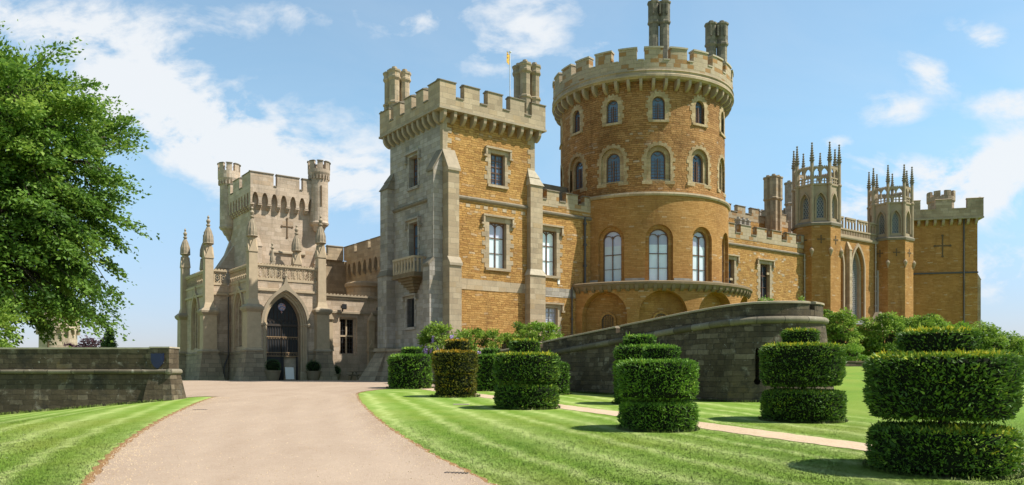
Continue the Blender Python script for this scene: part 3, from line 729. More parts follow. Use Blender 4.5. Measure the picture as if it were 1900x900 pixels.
for i in range(11): put('corbel', cmg, tw, (0, .34 + i * (TD - .3) / 10, zP - .14 - GZ), -math.pi / 2)
for (ca_, cb_) in ((.36, 6.95), (7.2, .38)):
    mb = MB(); mb.box(ca_ - .85, ca_ + .85, cb_ - .75, cb_ + .75, 17.6, 18.3)
    for (dx, dy) in ((-.42, -.36), (.42, -.36), (-.42, .40), (.42, .40)): flue(mb, ca_ + dx, cb_ + dy, 18.3, 21.2, 21.95, .36, mid=19.5)
    part('chimney', mb, M['ashlar'], tw)

# flag on the tower roof
fp = cthing('flagpole', 'thin white flagpole with a small fluttering flag above the square tower', 'flagpole', 7.05, 2.2, 17.72)
mb = MB(); mb.tube([(7.05, 2.2, 17.72), (7.05, 2.2, 23.5)], .035); mb.lathe([(0, 23.5), (.11, 23.5), (.11, 23.56), (0, 23.58)], 8, 7.05, 2.2)
part('pole', mb, M['white'], fp)
def flagmat():
    t = NT('flag_cloth'); g = t.n('ShaderNodeTexCoord').outputs['Object']; f, _ = t.noise(g, 5.0, 2)
    c = t.ramp(f, [(.3, (.05, .05, .10)), (.42, (.75, .42, .03)), (.55, (.80, .55, .06)), (.62, (.65, .08, .04)), (.75, (.8, .6, .1))], True)
    t.l(c, t.b.inputs['Base Color']); return t.m
mb = MB(); vs = []; fs = []
for i in range(8):
    for j in range(5): vs.append((7.01 - .055 * i, 2.2 + .05 * math.sin(i * .9 + j * .4) - .03 * i, 23.28 + .02 * i - (.19 + .012 * i) * j * (.9 if i < 5 else .75) + .05 * math.sin(i)))
for i in range(7):
    for j in range(4): q = i * 5 + j; fs.append([q, q + 5, q + 6, q + 1])
part('flag', MB().add(vs, fs), flagmat(), fp, recalc=False, smooth=True)

# ------------------------------------------------------------------ round tower
RX, RY = 10.77, 66.13
rt = wthing('round_tower', 'great round orange tower with pale battlements and tall arched windows', 'tower', RX, RY, GZ)
NS = 180
RU, RL, RT_ = 6.71, 7.0, 8.5
TH0 = R_(1.7)
mb = MB(); mb.lathe([(0, 13.3), (RU, 13.3), (RU, 22.3), (0, 22.3)], NS); up = part('upper_drum', mb, M['iron2'], rt, 'cyl', RU)
mb = MB(); mb.lathe([(0, GZ), (RL, GZ), (RL, 13.42), (0, 13.42)], NS); lo = part('lower_drum', mb, M['ironfine'], rt, 'cyl', RL)
mb = MB(); mb.lathe([(0, GZ), (RT_, GZ), (RT_, 6.25), (0, 6.25)], NS); te = part('terrace_drum', mb, M['ironfine'], rt, 'cyl', RT_)
def rp(R, t): return (R * math.sin(t), -R * math.cos(t))
c1, c2, c3 = MB(), MB(), MB()
ths = [TH0 + R_(30 * k) for k in range(-3, 4)]
for t in ths:
    a, b = rp(RU, t)
    cutter_at(c1, a, b, t, outline(.47, 19.05, 20.35, .47, 'round'), -.5, .34)
    cutter_at(c1, a, b, t, outline(.90, 14.5, 16.25, .90, 'round'), -.5, .50)
    a, b = rp(RL, t); cutter_at(c2, a, b, t, outline(1.04, 6.9, 10.15, 1.04, 'round'), -.6, .56)
    a, b = rp(RT_, t); cutter_at(c3, a, b, t, outline(1.78, .6, 4.35, 1.80, 'round', 14), -.8, 1.02)
cut(up, c1, 'cyl', RU); cut(lo, c2, 'cyl', RL); cut(te, c3, 'cyl', RT_)
for i, t in enumerate(ths):
    a, b = rp(RU, t)
    window('rt4', rt, a, b, t, .47, 19.05, 20.35, .47, 'round', depth=.32, glassm='gblue', bars='leaded', jamb=.34, tooth=.13, bendR=RU, surm='surround')
    window('rt3b', rt, a, b, t, .56, 14.62, 16.25, .56, 'round', depth=.46, glassm='gblue', bars='leaded', jamb=.34, tooth=0, proud=-.18, bendR=RU, surm='surround')
    a, b = rp(RL, t)
    window('rt2', rt, a, b, t, .74, 6.9, 10.15, .74, 'round', depth=.52, glassm='gblind', bars='gothic2', jamb=.30, tooth=0, proud=-.26, bendR=RL, surm='ironfine', upper=('gviolet', 9.75))
    a, b = rp(RT_ - 1.0, t)
    window('rt1', rt, a, b, t, .50, 2.2, 4.0, .50, 'round', depth=.10, glassm='gblack', bars='grille', jamb=.16, tooth=0, proud=.10, surm='ironfine', lean='ironblk')
# pale toothed margins round the third-floor recesses
def margin_mesh():
    mb = MB(); z = 14.5; k = 0; hw = .90
    while z < 16.2:
        for sg in (-1, 1):
            l2 = .22 + (.13 if k % 2 else 0) + random.uniform(-.05, .05); x0, x1 = sorted((sg * hw, sg * (hw + l2))); mb.box(x0, x1, -.025 - .002 * (k % 2), .2, z, z + .29)
        z += .2917; k += 1
    ap = arch_pts(hw, 16.25, hw, 'round', 8)
    for i in range(len(ap) - 1):
        t = .22 + (.1 if i % 2 else 0); p, q = ap[i], ap[i + 1]
        def o2(p): d = math.hypot(p[0], p[1] - 16.25); return (p[0] + p[0] / d * t, p[1] + (p[1] - 16.25) / d * t)
        mb.prism([p, o2(p), o2(q), q], -.025 - .002 * (i % 2), .2, 'y')
    mb.box(-1.25, 1.25, -.10, .4, 14.26, 14.5); return to_mesh('window_margin', mb.bend(RU), M['surround'])
mm = margin_mesh()
for t in ths:
    a, b = rp(RU, t); put('window_margin', mm, rt, (a, b, -GZ), t)
mb = MB(); mb.lathe([(RL - .2, 13.30), (RL + .10, 13.34), (RL + .16, 13.46), (RL + .12, 13.60), (RU - .1, 13.72), (RU - .1, 13.3), (RL - .2, 13.3)], NS); parts_each('string_course', mb, M['ashlar'], rt, 'cyl', RL)
RP = 7.33
mb = MB(); mb.lathe([(RP - .55, 22.2), (RP, 22.2), (RP, 23.3), (RP - .55, 23.3), (RP - .55, 22.2)], NS)
cp = MB(); n24 = 24
for i in range(n24):
    t0 = TH0 + R_(-7.5 + 15 * i) - R_(1.6); t1 = t0 + R_(15 * .70)
    mb.arcbox(RP - .55, RP, t0, t1, 23.3, 24.18, 6)
    cp.arcbox(RP - .62, RP + .07, t0 - .006, t1 + .006, 24.18, 24.30, 6)
    cp.arcbox(RP - .60, RP + .05, t1 + .006, t0 + R_(15) - .006, 23.3, 23.39, 3)
pr = part('parapet', mb, M['redash'], rt, 'cyl', RP); parts_each('coping_stone', cp, M['coping'], pr, 'cyl', RP)
mb = MB(); mb.lathe([(RU - .2, 21.98), (RP - .08, 21.98), (RP + .02, 22.06), (RP + .10, 22.10), (RP + .10, 22.26), (RP + .02, 22.36), (RP + .02, 22.46), (RP + .09, 22.52), (RP + .06, 22.62), (RP - .3, 22.62), (RU - .2, 21.98)], NS)
part('cornice', mb, M['ashlar'], rt, 'cyl', RP)
cm = corbel_mesh('rt', .22, .60, .74, M['trimb'])
for i in range(48):
    t = TH0 + R_(3.75 + 7.5 * i); tt = (t + math.pi) % (2 * math.pi) - math.pi
    if abs(tt) < R_(112): a, b = rp(RU - .02, t); put('corbel', cm, rt, (a, b, 21.98 - GZ), t)
mb = MB(); mb.lathe([(0, 22.3), (RP - .4, 22.3), (RP - .4, 22.7), (0, 23.2)], 64); part('roof', mb, M['lead'], rt)
# terrace rim
mb = MB(); mb.lathe([(RL - .1, 6.25), (RT_ + .1, 6.25), (RT_ + .28, 6.55), (RT_ + .36, 6.58), (RT_ + .36, 6.74), (RT_ + .22, 6.82), (RL - .1, 6.86), (RL - .1, 6.25)], NS); part('terrace_rim', mb, M['darkstone'], rt, 'cyl', RT_)
cm = corbel_mesh('te', .26, .30, .50, M['darkstone'])
for i in range(-17, 24):
    t = TH0 + R_(4.4 * i); a, b = rp(RT_ - .02, t); put('corbel', cm, rt, (a, b, 6.56 - GZ), t)
mb = MB(); mb.lathe([(RL - .05, 6.80), (RL + .06, 6.82), (RL + .06, 7.18), (RL - .05, 7.2), (RL - .05, 6.8)], NS)
k = MB()
for i in range(7):                                      # pale plinth only between the windows
    t0 = ths[i] + R_(9); k.arcbox(RL - .05, RL + .05, t0, t0 + R_(12), 6.84, 7.2, 5)
parts_each('plinth_stone', k, M['ashgrey'], rt, 'cyl', RL)
for (wx, wy, zt, zc, label) in ((12.05 - RX, 65.1 - RY, 30.5, 28.6, 0), (16.45 - RX, 63.9 - RY, 28.2, 26.3, 1)):
    mb = MB(); mb.box(wx - .85, wx + .85, wy - .5, wy + .5, 22.5, 23.3)
    for dx in (-.43, .43): flue(mb, wx + dx, wy, 23.2, zc, zt, .41)
    for dx in (-.55, .0, .55): mb.box(wx + dx - .06, wx + dx + .06, wy - .56, wy - .3, zc + .75, zt - .3)
    part('chimney', mb, M['chim'], rt)

# ------------------------------------------------------------------ ranges left and right of the round tower
def range_wall(name, label, a0, a1, b, zcor, pipes=True):
    t = cthing(name, label, 'castle wall', a0, b)
    mb = MB(); mb.box(a0, a1, b, b + 5, GZ, zcor); return t, part('wall', mb, M['iron'], t)
wr, ww = range_wall('castle_range', 'short orange range squeezed between the square tower and the round tower', TW, 16.4, 1.0, 12.4)
cu = MB(); cutter_at(cu, 9.75, 1.0, 0, [(-.95, 7.2), (.95, 7.2), (.95, 10.8), (-.95, 10.8)], -.5, .5); cutter_at(cu, 9.95, 1.0, 0, [(-.8, 3.0), (.8, 3.0), (.8, 5.1), (-.8, 5.1)], -.5, .5); cut(ww, cu)
window('wr_mn', wr, 9.75, 1.0, 0, .70, 7.3, 10.6, .001, 'rect', depth=.42, glassm='gblind', bars='two', hood=True, jamb=.34, tooth=.2)
window('wr_lo', wr, 9.95, 1.0, 0, .62, 3.1, 4.95, .001, 'rect', depth=.36, glassm='gviolet', bars='grid', hood=True, jamb=.26, tooth=.1, lean='framepale')
mb = MB(); mb.prism([(.86, 11.85), (.84, 11.95), (1.02, 12.08), (1.02, 11.76)], TW + .4, 16, 'x'); parts_each('string_course', mb, M['copdark'], wr)
mb = MB(); mb.box(TW + .4, 14, .972, 1.2, 5.75, 6.42); parts_each('pale_band', mb, M['ashgrey'], wr)
pa, pc = MB(), MB(); crenel_wall(pa, pc, (TW + .1, .98), (16.2, .98), .45, 1.15, .85, 12.4, 12.85, 13.55); q = part('parapet', pa, M['redash'], wr); parts_each('coping_stone', pc, M['copdark'], q)
mb = MB(); mb.box(TW, 14.5, 4.2, 5.4, 12.4, 15.0); part('back_roof', mb, M['copdark'], wr)
mb = MB(); mb.box(10.55, 10.75, .955, 1.0, 6.72, 7.06); part('white_plaque', mb, M['white'], wr)
def pipe(parent, pts, r=.06, mat='pipe', rings=True):
    mb = MB(); mb.tube(pts, r)
    if rings:
        z0, z1 = pts[0][2], pts[-1][2]
        for i in range(1, int(abs(z1 - z0) / 1.6) + 1):
            z = min(z0, z1) + i * 1.6 - .3; mb.lathe([(0, z), (r * 1.7, z), (r * 1.7, z + .16), (0, z + .16)], 8, pts[1][0], pts[1][1])
    return part('drainpipe', mb, M[mat], parent)
pipe(wr, [(13.15, .86, 12.0), (13.15, .86, 6.9)], .085)
pipe(wr, [(11.85, .86, 6.55), (11.85, .86, 1.2)], .06)

er, ew = range_wall('castle_range', 'long orange battlemented range joining the round tower to the chapel turrets', 26.0, 44.5, 2.0, 12.5)
cu = MB()
for a in (31.6, 36.9): cutter_at(cu, a, 2.0, 0, [(-1.0, 7.0), (1.0, 7.0), (1.0, 10.75), (-1.0, 10.75)], -.5, .5)
cut(ew, cu)
window('er_a', er, 31.6, 2.0, 0, .74, 7.2, 10.5, .001, 'rect', depth=.44, glassm='gblue', bars='two', hood=True, jamb=.34, tooth=.2)
window('er_b', er, 36.9, 2.0, 0, .74, 7.2, 10.5, .001, 'rect', depth=.44, glassm='gdark', bars='two', hood=True, jamb=.34, tooth=.2)
mb = MB(); mb.prism([(1.86, 11.85), (1.84, 11.95), (2.02, 12.08), (2.02, 11.76)], 26, 44, 'x'); parts_each('string_course', mb, M['copdark'], er)
pa, pc = MB(), MB(); crenel_wall(pa, pc, (26.2, 1.98), (44.2, 1.98), .45, 1.5, 1.0, 12.5, 13.0, 13.8); q = part('parapet', pa, M['redash'], er); parts_each('coping_stone', pc, M['copdark'], q)
mb = MB()
for i in range(24):
    x = 28 + random.random() * 15; z = random.uniform(7.5, 11.5); mb.box(x, x + .38, 1.985, 2.1, z, z + .2)
parts_each('header_stone', mb, M['ashlar'], er)
pipe(er, [(43.1, 1.86, 12.0), (43.1, 1.86, 2)], .07, 'pipepale')
mb = MB(); mb.box(26, 44.4, 6.6, 7.4, 11.5, 14.2); part('back_roof', mb, M['copdark'], er)

# block with chimneys behind the long range
kb = cthing('castle_block', 'set-back battlemented block with tall octagonal chimneys behind the long range', 'castle block', 41, 9)
mb = MB(); mb.box(38.8, 52, 8.5, 16, GZ, 16.3); part('wall', mb, M['iron'], kb)
pa, pc = MB(), MB(); crenel_wall(pa, pc, (38.8, 8.48), (52, 8.48), .45, 1.3, .9, 16.3, 17.0, 17.7); crenel_wall(pa, pc, (38.78, 16), (38.78, 8.95), .45, 1.2, .9, 16.3, 17.0, 17.7)
q = part('parapet', pa, M['redash'], kb); parts_each('coping_stone', pc, M['copdark'], q)
def uvd(u, Y, v): return ((u - CX) / F * Y, Y, (HY - v) / F * Y)
def w2c(x, y): dx, dy = x - OX, y - OY; return (dx * CA + dy * SA, -dx * SA + dy * CA)
for (u, v0, Y, r, n) in ((1435, 329, 86, .40, 4), (1468, 340, 89, .42, 2), (1410, 392, 88, .32, 2), (1456, 390, 90, .3, 1), (1378, 408, 80, .30, 3)):
    x, y, z1 = uvd(u, Y, v0); a, b = w2c(x, y); mb = MB()
    offs = {4: [(-.40, -.32), (.40, -.32), (-.40, .40), (.40, .40)], 2: [(-.38, 0), (.38, 0)], 1: [(0, 0)], 3: [(-.7, 0), (0, 0), (.7, 0)]}[n]
    for (dx, dy) in offs: flue(mb, a + dx, b + dy, 12.0, z1 - (2.6 if r > .35 else .9), z1, r)
    part('chimney', mb, M['ashgrey'] if n != 4 else M['ashlar'], kb)

# ------------------------------------------------------------------ chapel wall and its two octagonal turrets
ch = cthing('chapel', 'orange chapel front with tall latticed gothic windows and pierced parapet between two turrets', 'chapel', 45, 2.0)
mb = MB(); mb.box(44.6, 61.5, 2.4, 14, GZ, 14.6); cw_ = part('wall', mb, M['ironfine'], ch)
cu = MB()
for a in (49.55, 53.6): cutter_at(cu, a, 2.4, 0, outline(1.15, 5.2, 11.4, 2.3, 'point'), -.6, .75)
cut(cw_, cu)
for a in (49.55, 53.6):
    window('chw', ch, a, 2.4, 0, .85, 5.4, 11.3, 1.9, 'point', depth=.7, glassm='gdark', bars='lattice', jamb=.30, tooth=0, proud=-.25, lean='framepale', surm='trimb')
    mb = MB(); band(mb, outline(1.2, 5.2, 11.4, 2.4, 'point'), outline(1.42, 5.2, 11.4, 2.75, 'point'), -.14, .05, skip_bottom=True)
    mb.xform(Matrix.Translation((a, 2.4, 0))); part('hood_mould', mb, M['trimb'], ch)
mb = MB(); mb.box(51.35, 51.8, 1.95, 2.4, 1, 13.2); mb.taper((51.3, 51.85, 1.9, 2.4), 13.2, (51.4, 51.75, 2.3, 2.4), 14.1); part('buttress', mb, M['ashlar'], ch)
mb = MB(); mb.prism([(2.25, 14.4), (2.2, 14.52), (2.2, 14.7), (2.5, 14.72), (2.5, 14.4)], 46, 60, 'x'); part('cornice', mb, M['trimb'], ch)
# pierced parapet
mb = MB(); mb.box(46.5, 59, 2.35, 2.6, 14.7, 14.85); mb.box(46.5, 59, 2.33, 2.62, 15.35, 15.5)
x = 46.6
while x < 58.9: mb.box(x, x + .12, 2.4, 2.55, 14.85, 15.35); x += .32
x = 46.7
while x < 58.4:
    mb.box(x, x + 1.9, 2.36, 2.58, 16.55, 16.72)
    for i in range(4): mb.box(x + i * .587, x + i * .587 + .14, 2.4, 2.55, 15.5, 16.55)
    for i in range(3):
        xm = x + i * .587 + .07 + .293
        for sg in (-1, 1): mb.bar((xm + sg * .26, 16.2), (xm, 16.53), .08, 2.42, 2.53)
    x += 2.35
part('pierced_parapet', mb, M['trimb'], ch)
pipe(ch, [(57.0, 2.25, 14.5), (57.0, 2.25, 3)], .07, 'pipepale'); pipe(ch, [(57.45, 2.25, 11.5), (57.45, 2.25, 3)], .12, 'pipepale', False)
# sloped lower storey with an arched opening
mb = MB(); mb.box(45.8, 61.2, -1.2, 2.4, GZ, 5.0); ls = part('undercroft', mb, M['ironfine'], ch)
cu = MB(); cutter_at(cu, 51.3, -1.2, 0, outline(1.0, .4, 2.6, 1.4, 'point'), -.5, .9); cut(ls, cu)
mb = MB(); mb.prism([(-1.35, 5.0), (2.4, 5.0), (2.4, 5.9), (-1.35, 5.12)], 45.7, 61.3, 'x'); part('lead_roof', mb, M['lead'], ch)
mb = MB(); mb.prism([(49.9, 4.4), (52.7, 4.4), (51.3, 6.1)], -1.42, -1.0, 'y'); mb.bar((49.7, 4.35), (51.3, 6.35), .2, -1.5, -.9); mb.bar((52.9, 4.35), (51.3, 6.35), .2, -1.5, -.9); part('gable', mb, M['trimgrey'], ch)

def pinn_mesh():
    if 'pinn' not in WC:
        mb = MB(); pr = [(0, 0), (.17, 0), (.17, .25), (.25, .30), (.25, .40), (.155, .46)]
        z = .46; r = .17
        for i in range(6): pr += [(r, z + .02), (r * 1.55, z + .14), (r * .85, z + .20)]; z += .24; r *= .84
        pr += [(.04, z + .02), (.10, z + .10), (.10, z + .16), (0, z + .24)]
        mb.lathe(pr, 8, 0, 0, R_(22.5)); WC['pinn'] = to_mesh('pinnacle', mb, M['copdark'])
    return WC['pinn']
def oct_turret(a, b, label):
    t = cthing('chapel_turret', label, 'turret', a, b, group='octagonal chapel turrets')
    RO = 2.32; n = 8; ph = R_(22.5)                     # corner angles so that a face looks along -b
    def V(r, k): return (a + r * math.sin(ph + k * math.pi / 4), b - r * math.cos(ph + k * math.pi / 4))
    mb = MB(); mb.lathe([(0, GZ), (RO + 1.15, GZ), (RO + 1.15, 5.3), (RO + .02, 6.25), (RO, 6.25), (RO, 14.85), (0, 14.85)], 8, a, b, ph)
    base = part('lower_stage', mb, M['ironfine'], t)
    cu = MB(); ap = RO * math.cos(ph)
    fa, fb = a + ap * math.sin(math.pi / 4), b - ap * math.cos(math.pi / 4)
    cutter_at(cu, fa, fb, math.pi / 4, outline(.40, 6.7, 8.3, .75, 'point'), -.5, .4); cut(base, cu)
    window('octl', t, fa, fb, math.pi / 4, .36, 6.7, 8.3, .7, 'point', depth=.34, glassm='gblack', bars='none', jamb=.20, tooth=.05, surm='trimb')
    mb = MB(); mb.lathe([(RO - .3, 14.7), (RO + .10, 14.72), (RO + .16, 14.95), (RO - .05, 15.15), (RO - .3, 15.15), (RO - .3, 14.7)], 8, a, b, ph); parts_each('string_course', mb, M['copdark'], t)
    mb = MB()
    for k in range(8):                                   # little shaft caps at the corners of the lower stage
        x, y = V(RO + .05, k); mb.lathe([(0, 11.6), (.10, 11.9), (.22, 12.2), (.22, 12.35), (0, 12.6)], 8, x, y)
    parts_each('shaft_cap', mb, M['trimb'], t)
    cr = MB()
    for k in range(8):
        if k not in (5, 6, 7, 0, 1, 2): continue
        th = k * math.pi / 4; m = Matrix.Translation((a + ap * math.sin(th), b - ap * math.cos(th), 0)) @ Matrix.Rotation(th, 4, 'Z'); c = MB()
        c.box(-.05, .05, -.03, .03, 13.0, 13.7); c.box(-.30, .30, -.034, .03, 13.30, 13.40)
        for (x, z) in ((-.30, 13.35), (.30, 13.35), (0, 13.0), (0, 13.7)): c.prism([(x + .08 * math.cos(q), z + .08 * math.sin(q)) for q in [i * math.pi / 3 for i in range(6)]], -.038, .03, 'y')
        cr.merge(c, m)
    parts_each('cross_slit', cr, M['slit'], t)
    RI = 2.12; api = RI * math.cos(ph)
    mb = MB(); mb.lathe([(0, 15.0), (RI, 15.0), (RI, 18.75), (0, 18.75)], 8, a, b, ph); lan = part('lantern', mb, M['trimb'], t)
    cu = MB()
    for k in range(8):
        th = k * math.pi / 4; cutter_at(cu, a + api * math.sin(th), b - api * math.cos(th), th, outline(.46, 15.45, 17.0, .95, 'point'), -.3, .42)
    cut(lan, cu)
    for k in range(8):
        th = k * math.pi / 4; fa, fb = a + api * math.sin(th), b - api * math.cos(th)
        window('octw', t, fa, fb, th, .34, 15.5, 17.0, .78, 'point', depth=.36, glassm='gblack', bars='lattice', jamb=.12, tooth=0, proud=-.15, surm='trimb', lean='framepale')
        hm = MB(); band(hm, outline(.48, 15.45, 17.0, .98, 'point'), outline(.58, 15.45, 17.0, 1.14, 'point'), -.09, .02, skip_bottom=True); hm.f = hm.f
        hm.v = [(x, y, z) for x, y, z in hm.v]; hm.xform(Matrix.Translation((fa, fb, 0)) @ Matrix.Rotation(th, 4, 'Z')); part('hood_mould', hm, M['trimb'], t)
    pb = MB(); L = 2 * RI * math.sin(ph)
    for k in range(8):
        th = k * math.pi / 4; m = Matrix.Translation((a + api * math.sin(th), b - api * math.cos(th), 0)) @ Matrix.Rotation(th, 4, 'Z'); c = MB(); h = L / 2 - .1
        c.box(-h, h, -.09, .10, 18.72, 18.9); c.box(-h, h, -.06, .08, 19.40, 19.52)
        for i in range(5): x = -h + 2 * h * i / 4; c.box(x - .05, x + .05, -.03, .05, 18.9, 19.4)
        for i in range(4):
            xm = -h + 2 * h * (i + .5) / 4; c.box(xm - .14, xm + .14, -.02, .04, 19.10, 19.18)
        for i in range(3): x = -h + 2 * h * i / 2; c.box(x - .07, x + .07, -.05, .06, 19.52, 20.5)
        c.box(-h, h, -.06, .07, 20.38, 20.56)
        for i in range(2):
            xm = -h + h * (i + .5)
            for sg in (-1, 1): c.prism([(xm + sg * h * .43, 20.38), (xm + sg * h * .43, 20.0), (xm + sg * h * .22, 20.26), (xm, 20.38)], -.045, .055, 'y')
        for i in range(9): x = -h + 2 * h * i / 8; c.box(x - .05, x + .05, -.04, .05, 20.56, 20.66)
        pb.merge(c, m)
    part('pierced_parapet', pb, M['trimb'], t)
    for k in range(8):
        x, y = V(RI + .06, k); mb = MB(); mb.lathe([(0, 15.0), (.19, 15.0), (.19, 18.7), (.25, 18.75), (.25, 18.9), (.17, 19.0), (.17, 20.9), (0, 20.9)], 8, x, y)
        part('corner_shaft', mb, M['trimb'], t)
        put('pinnacle', pinn_mesh(), t, (x - a, y - b, 20.85 - GZ))
    mb = MB(); mb.lathe([(0, 18.6), (RI - .2, 18.6), (RI - .2, 18.8), (0, 18.95)], 8, a, b, ph); part('roof', mb, M['lead'], t)
    return t
oct_turret(45.3, 2.0, 'nearer octagonal chapel turret with pinnacles, beside the long orange range')
oct_turret(59.6, 2.0, 'farther octagonal chapel turret with pinnacles, against the far square tower')

# ------------------------------------------------------------------ far tower
FX, FY = 51.75, 95.5; FR = R_(-13.3)
ft = wthing('square_tower', 'far square orange tower with a cross slit and a small round roof turret', 'tower', FX, FY, GZ, FR)
hw = 3.8
mb = MB(); mb.box(-hw, hw, 0, 8.5, GZ, 18.6); part('wall', mb, M['ironfine'], ft)
mb = MB(); mb.box(-hw - .05, hw + .06, -.12, .1, 12.1, 12.28); parts_each('string_course', mb, M['pipe'], ft)
pa, pc = MB(), MB(); crenel_wall(pa, pc, (-hw - .5, -.5), (hw + .5, -.5), .5, 1.75, 1.0, 18.75, 19.75, 20.9); crenel_wall(pa, pc, (-hw - .5, 8.5), (-hw - .5, 0), .5, 2.2, 2.2, 18.75, 19.75, 21.0); crenel_wall(pa, pc, (hw + .5, 0), (hw + .5, 8.5), .5, 2.2, 2.2, 18.75, 19.75, 21.0)
q = part('parapet', pa, M['brownash'], ft); parts_each('coping_stone', pc, M['trimb'], q)
mb = MB(); mb.box(-hw - .55, hw + .55, -.55, 8.6, 18.58, 18.75); part('cornice', mb, M['trimgrey'], ft)
cm = corbel_mesh('ft', .28, .48, .7, M['trimgrey'])
for i in range(9): put('corbel', cm, ft, (-hw + .2 + i * (2 * hw - .4) / 8, 0, 18.58 - GZ), 0)
mb = MB(); mb.box(-.08, .08, -.03, .05, 14.2, 16.7); mb.box(-.85, .85, -.034, .05, 15.39, 15.55)
for (x, z) in ((-.85, 15.47), (.85, 15.47), (0, 14.2), (0, 16.7)): mb.prism([(x + .15 * math.cos(q), z + .15 * math.sin(q)) for q in [i * math.pi / 4 for i in range(8)]], -.038, .05, 'y')
part('cross_slit', mb, M['slit'], ft)
mb = MB(); mb.tube([(2.3, -.12, 18.6), (2.3, -.12, GZ)], .085); part('drainpipe', mb, M['pipe'], ft)
mb = MB(); mb.tube([(-hw + .25, -.15, 12.4), (-hw + .25, -.15, GZ)], .085); part('drainpipe', mb, M['pipe'], ft)
mb = MB(); mb.box(hw - .1, hw + .45, .3, 1.5, GZ, 11.3); mb.taper((hw - .1, hw + .5, .25, 1.55), 11.3, (hw - .1, hw + .05, .3, 1.5), 12.2); part('buttress', mb, M['brownash'], ft)
mb = MB(); mb.lathe([(0, 19), (1.45, 19), (1.45, 21.3), (1.6, 21.5), (1.6, 22.0), (1.25, 22.0), (1.25, 21.3), (0, 21.3)], 24, .9, 4.0)
for i in range(8): mb.arcbox(1.25, 1.6, i * math.pi / 4, i * math.pi / 4 + .5, 22.0, 22.7, 3, .9, 4.0)
part('roof_turret', mb, M['brownash'], ft)
# ------------------------------------------------------------------ gatehouse: porch with pinnacled piers
PA, PB, PR, PW = -7.37, 15.6, -1.89, -9.07
po = cthing('entrance_porch', 'cream stone gothic porch with pinnacled piers and dark arched doorway', 'porch', -4.9, 15.6)
mb = MB(); mb.prism([(PA, PB), (PR, PB), (PR, 28.2), (PW, 28.2), (PW, 21.1), (PA, 21.1)], GZ, 7.25); wall = part('wall', mb, M['porch'], po)
DA = -4.78; DH = 1.36; DZS, DRS = 3.95, 2.15
cu = MB(); cutter_at(cu, DA, PB, 0, outline(DH + .32, GZ - .2, DZS, DRS + .38, 'point', 12), -.5, .42)
cutter_at(cu, PA, 18.6, -math.pi / 2, outline(.95, 2.1, 4.9, 1.7, 'point'), -.5, .6)
wall2 = MB()
cut(wall, cu)
cu = MB(); cutter_at(cu, DA, PB, 0, outline(DH, GZ - .2, DZS, DRS, 'point', 12), .3, 1.15); cut(wall, cu)
cu = MB(); cutter_at(cu, PW, 24.7, -math.pi / 2, outline(.95, 2.1, 4.9, 1.7, 'point'), -.5, .6); cut(wall, cu)
for (a, b) in ((PA, 18.6), (PW, 24.7)):
    window('pow', po, a, b, -math.pi / 2, .72, 2.2, 4.85, 1.4, 'point', depth=.55, glassm='gblack', bars='gothic2', jamb=.24, tooth=0, proud=-.16, surm='porch', lean='trim')
    mb = MB(); band(mb, outline(1.0, 2.1, 4.9, 1.78, 'point'), outline(1.18, 2.1, 4.9, 2.1, 'point'), -.14, .05, skip_bottom=True); mb.box(-.09, .09, -.13, .04, 6.85, 7.35)
    mb.xform(Matrix.Translation((a, b, 0)) @ Matrix.Rotation(-math.pi / 2, 4, 'Z')); part('hood_mould', mb, M['trim'], po)
# moulded door arch with ogee hood
mb = MB()
for (h0, h1, y0, y1) in ((DH, DH + .12, .34, .60), (DH + .12, DH + .24, .18, .44), (DH + .24, DH + .36, .04, .30)):
    band(mb, outline(h0, GZ, DZS, DRS * h0 / DH, 'point', 12), outline(h1, GZ, DZS, DRS * h1 / DH, 'point', 12), y0, y1, skip_bottom=True)
for sg in (-1, 1):
    for (x, y) in ((DH + .06, .30), (DH + .19, .14), (DH + .33, .0)): mb.lathe([(0, GZ), (.12, GZ), (.12, .1), (.06, .2), (.06, DZS - .2), (.11, DZS - .1), (.11, DZS + .05), (0, DZS + .05)], 8, sg * x, y)
mb.xform(Matrix.Translation((DA, PB, 0))); part('door_arch', mb, M['trim'], po, smooth=False)
mb = MB()
ai = arch_pts(DH + .36, DZS, DRS + .46, 'point', 12); ao = arch_pts(DH + .58, DZS, DRS + .72, 'point', 12)
ao[12] = (0, DZS + DRS + 1.55); ao[11] = (ao[11][0] * .62, ao[11][1] + .32); ao[13] = (ao[13][0] * .62, ao[13][1] + .32); ao[10] = (ao[10][0] * .92, ao[10][1] + .08); ao[14] = (ao[14][0] * .92, ao[14][1] + .08)
for i in range(24): mb.prism([ai[i], ao[i], ao[i + 1], ai[i + 1]], -.20, .04, 'y')
for sg in (-1, 1): mb.lathe([(0, DZS - .3), (.14, DZS - .2), (.17, DZS - .05), (.12, DZS + .1), (0, DZS + .1)], 8, sg * (DH + .5), -.1)
mb.lathe([(0, DZS + DRS + 1.3), (.1, DZS + DRS + 1.4), (.13, DZS + DRS + 1.55), (.05, DZS + DRS + 1.7), (0, DZS + DRS + 1.75)], 8, 0, -.1)
mb.xform(Matrix.Translation((DA, PB, 0))); part('hood_mould', mb, M['trimgrey'], po)
